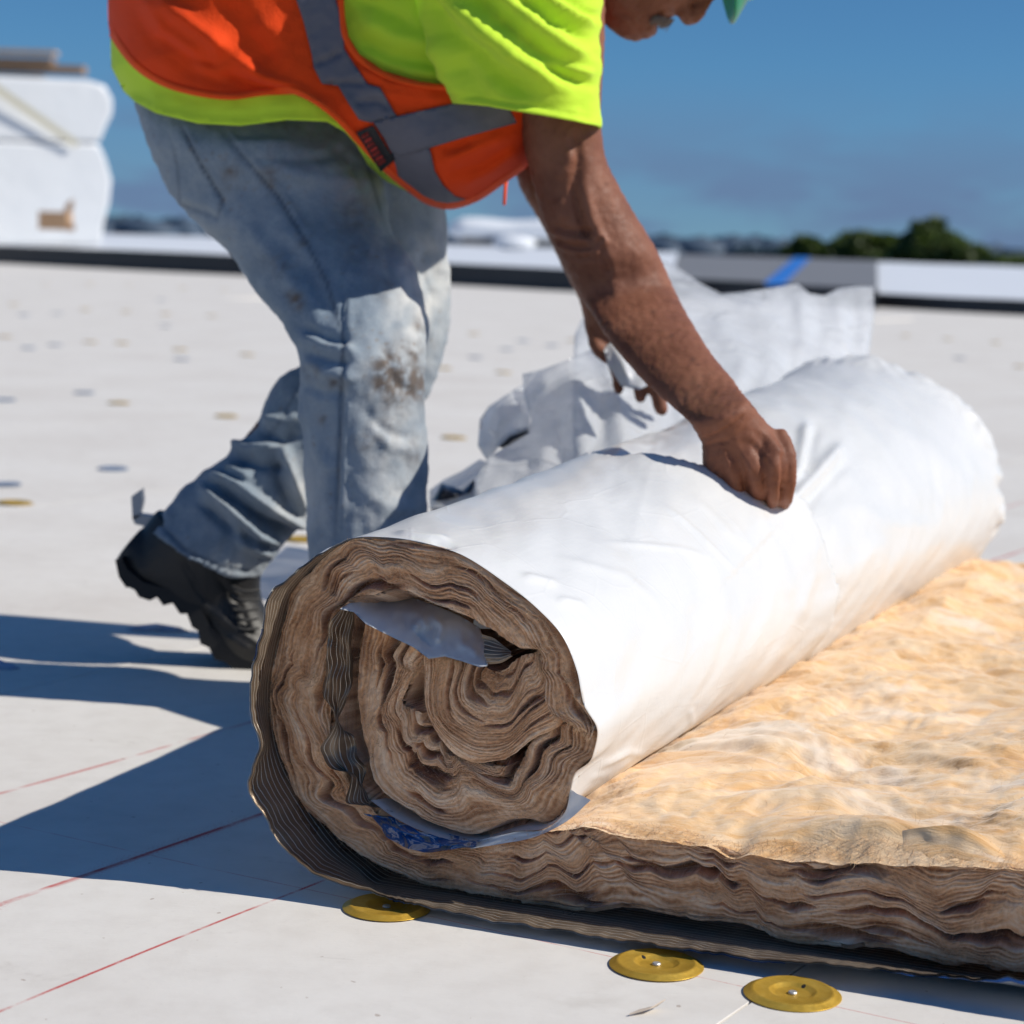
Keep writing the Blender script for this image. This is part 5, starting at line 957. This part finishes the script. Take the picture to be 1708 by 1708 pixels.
# ---- vest
vest_poly = [(179, -58), (181, 40), (184, 58), (200, 84), (230, 118), (270, 142), (330, 160), (385, 166), (440, 159), (490, 157), (520, 170), (560, 200), (598, 240), (640, 284), (680, 318), (712, 341), (745, 349), (792, 338), (840, 306), (877, 280), (900, 244), (962, 152), (1004, 70), (1011, 0), (1010, -105), (957, -220), (850, -328), (650, -368), (423, -298), (252, -198)]
arm_hole = [(573, -60), (574, 20), (581, 60), (600, 91), (640, 118), (700, 136), (748, 142), (800, 130), (850, 90), (890, 20), (900, -60), (860, -150), (760, -200), (650, -180), (590, -120)]
vest = garment('vest', vest_poly, [arm_hole], .0145, M_or, vest_lines, man, sp=5, label='orange safety vest with grey reflective tape', noise=.0015, seed=101)
def trim(name, line, wd, off, m, parent, both=False):
    l = crom(np.array(line, float), max(12, len(line)*8)); tg = np.gradient(l, axis=0); tg /= np.linalg.norm(tg, axis=1)[:, None]; no = np.stack([-tg[:, 1], tg[:, 0]], -1); k = np.linspace(-1, 1, 5)
    q_ = l[:, None]+no[:, None]*(k*wd)[None, :, None]; x, y = q_[..., 0], q_[..., 1]; Yv = torso_Y(x, y, .010)-off-.0045-strokes(x, y, vest_lines)-.0015*perlin(x/45, y/38, 101)-.00075*perlin(x/17, y/15, 102)-.003*(1-k**2)[None]
    V = P(x, y, Yv).reshape(-1, 3); return meshobj(name, V, gridf(len(l), 5), m, parent)
trim('hem_binding', [(186, 55), (202, 80), (232, 114), (272, 138), (330, 155), (385, 161), (440, 154), (490, 152), (522, 166), (562, 196), (600, 237), (642, 281), (682, 314), (714, 336), (745, 344), (790, 333), (838, 302), (873, 277)], 5.5, .0125, M_or2, vest)
trim('armhole_binding', [(568, -40), (570, 20), (576, 62), (597, 95), (638, 123), (700, 141), (748, 147)], 5, .0125, M_or2, vest)
trim('collar_binding', [(1005, -60), (1003, 0), (1001, 40), (999, 68)], 5, .03, M_or2, vest)
def tape(name, poly, off=.0128, m=M_refl, sp=6):
    x, y, f = patch(poly, sp=sp); Yv = torso_Y(x, y, .010)-off-.0045-strokes(x, y, vest_lines)-.0015*perlin(x/45, y/38, 101)-.00075*perlin(x/17, y/15, 102)
    V2, F2 = thick(P(x, y, Yv), f[:, ::-1], np.array([0, .0012, 0])); return meshobj(name, V2, F2, m, vest)
tape('shoulder_tape', [(480, -60), (494, 0), (506, 35), (520, 91), (523, 112), (537, 140), (564, 143), (581, 172), (599, 200), (620, 205), (663, 194), (659, 190), (634, 146), (613, 140), (592, 109), (574, 81), (573, 39), (560, 0), (548, -60)])
tape('waist_tape', [(622, 204), (663, 194), (715, 182), (759, 172), (803, 162), (822, 164), (850, 180), (862, 205), (779, 228), (716, 247), (668, 262), (652, 254), (640, 230), (628, 212)], .0142)
tape('front_tape', [(652, 256), (716, 247), (719, 257), (725, 285), (739, 309), (759, 327), (781, 334), (759, 342), (729, 345), (699, 322), (677, 308), (665, 301), (661, 279)], .0132)
tg_ = tape('label_patch', [(594, 221), (622, 209), (658, 267), (635, 287)], .0165, simple('black_label', (.012, .011, .012), None, 40, .6)); tg_['label'] = 'small black label with red lettering'
M_redl = simple('red_letters', (.42, .03, .02), None, 40, .6)
A_ = np.array([607., 224.]); B_ = np.array([639., 276.]); e_ = (B_-A_)/np.linalg.norm(B_-A_); n_ = np.array([-e_[1], e_[0]])
for k, (s0, wds) in enumerate([(0, 6), (9, 6), (18, 6), (27, 6), (35, 7), (44, 6), (52, 6)]):
    c_ = A_+e_*(s0+3); pl = [c_-e_*2.6-n_*7, c_+e_*2.6-n_*7, c_+e_*2.6+n_*6, c_-e_*2.6+n_*6]; hole = [c_-e_*.9-n_*(3.8 if k % 2 else 7.4), c_+e_*.9-n_*(3.8 if k % 2 else 7.4), c_+e_*.9+n_*(3.0 if k % 3 else 6.4), c_-e_*.9+n_*(3.0 if k % 3 else 6.4)]
    pl2 = [pl[0], hole[0], hole[3], hole[2], hole[1], pl[1], pl[2], pl[3]] if (k % 2 == 0) else pl
    tape('letter', [tuple(v_) for v_ in pl2], .0185, M_redl, sp=3)
V, Fc = chain([(845, 298, 2.76, .0022), (843, 312, 2.74, .0022), (842, 325, 2.735, .0022), (841, 340, 2.735, .002)], 8, 8); meshobj('pull_cord', V, Fc, M_or2, vest)

# ---- hard hat (worn: child of the person)
M_hat = simple('green_hard_hat', (.0, .36, .17), (.0, .30, .14), 5, .3, spec=.6)
ax3 = P(1346, -170, hy)-P(1210, -132, hy); ax3 /= np.linalg.norm(ax3); fd = P(1245, 20, hy)-P(1205, -110, hy); fd -= ax3*(fd@ax3); fd /= np.linalg.norm(fd); sd3 = np.cross(ax3, fd); c3 = P(1200, -150, hy)
V = []; nlat, nlon = 16, 48
for i in range(nlat+1):
    la = pi/2*i/nlat
    for j in range(nlon):
        lo = 2*pi*j/nlon; r_ = cos(la)**.85; V.append(c3+ax3*(.135*sin(la))+fd*(.118*r_*cos(lo))+sd3*(.105*r_*sin(lo)))
hat = meshobj('hard_hat', V, gridf(nlat+1, nlon, True), M_hat, man); hat['label'] = 'green hard hat, only its brim in view'
V = []
for k, (e_, dz, hgt) in enumerate([(0, .006, 0), (1, -.004, 0), (1, -.008, 0), (0, .001, 0)]):
    for j in range(nlon):
        lo = 2*pi*j/nlon; vis_ = max(0, cos(lo)); br = e_*(.006+.016*vis_**1.5); V.append(c3+ax3*(dz-e_*.012*vis_**2)+fd*((.118+br)*cos(lo))+sd3*((.105+br)*sin(lo)))
meshobj('brim', V, gridf(4, nlon, True), M_hat, hat)
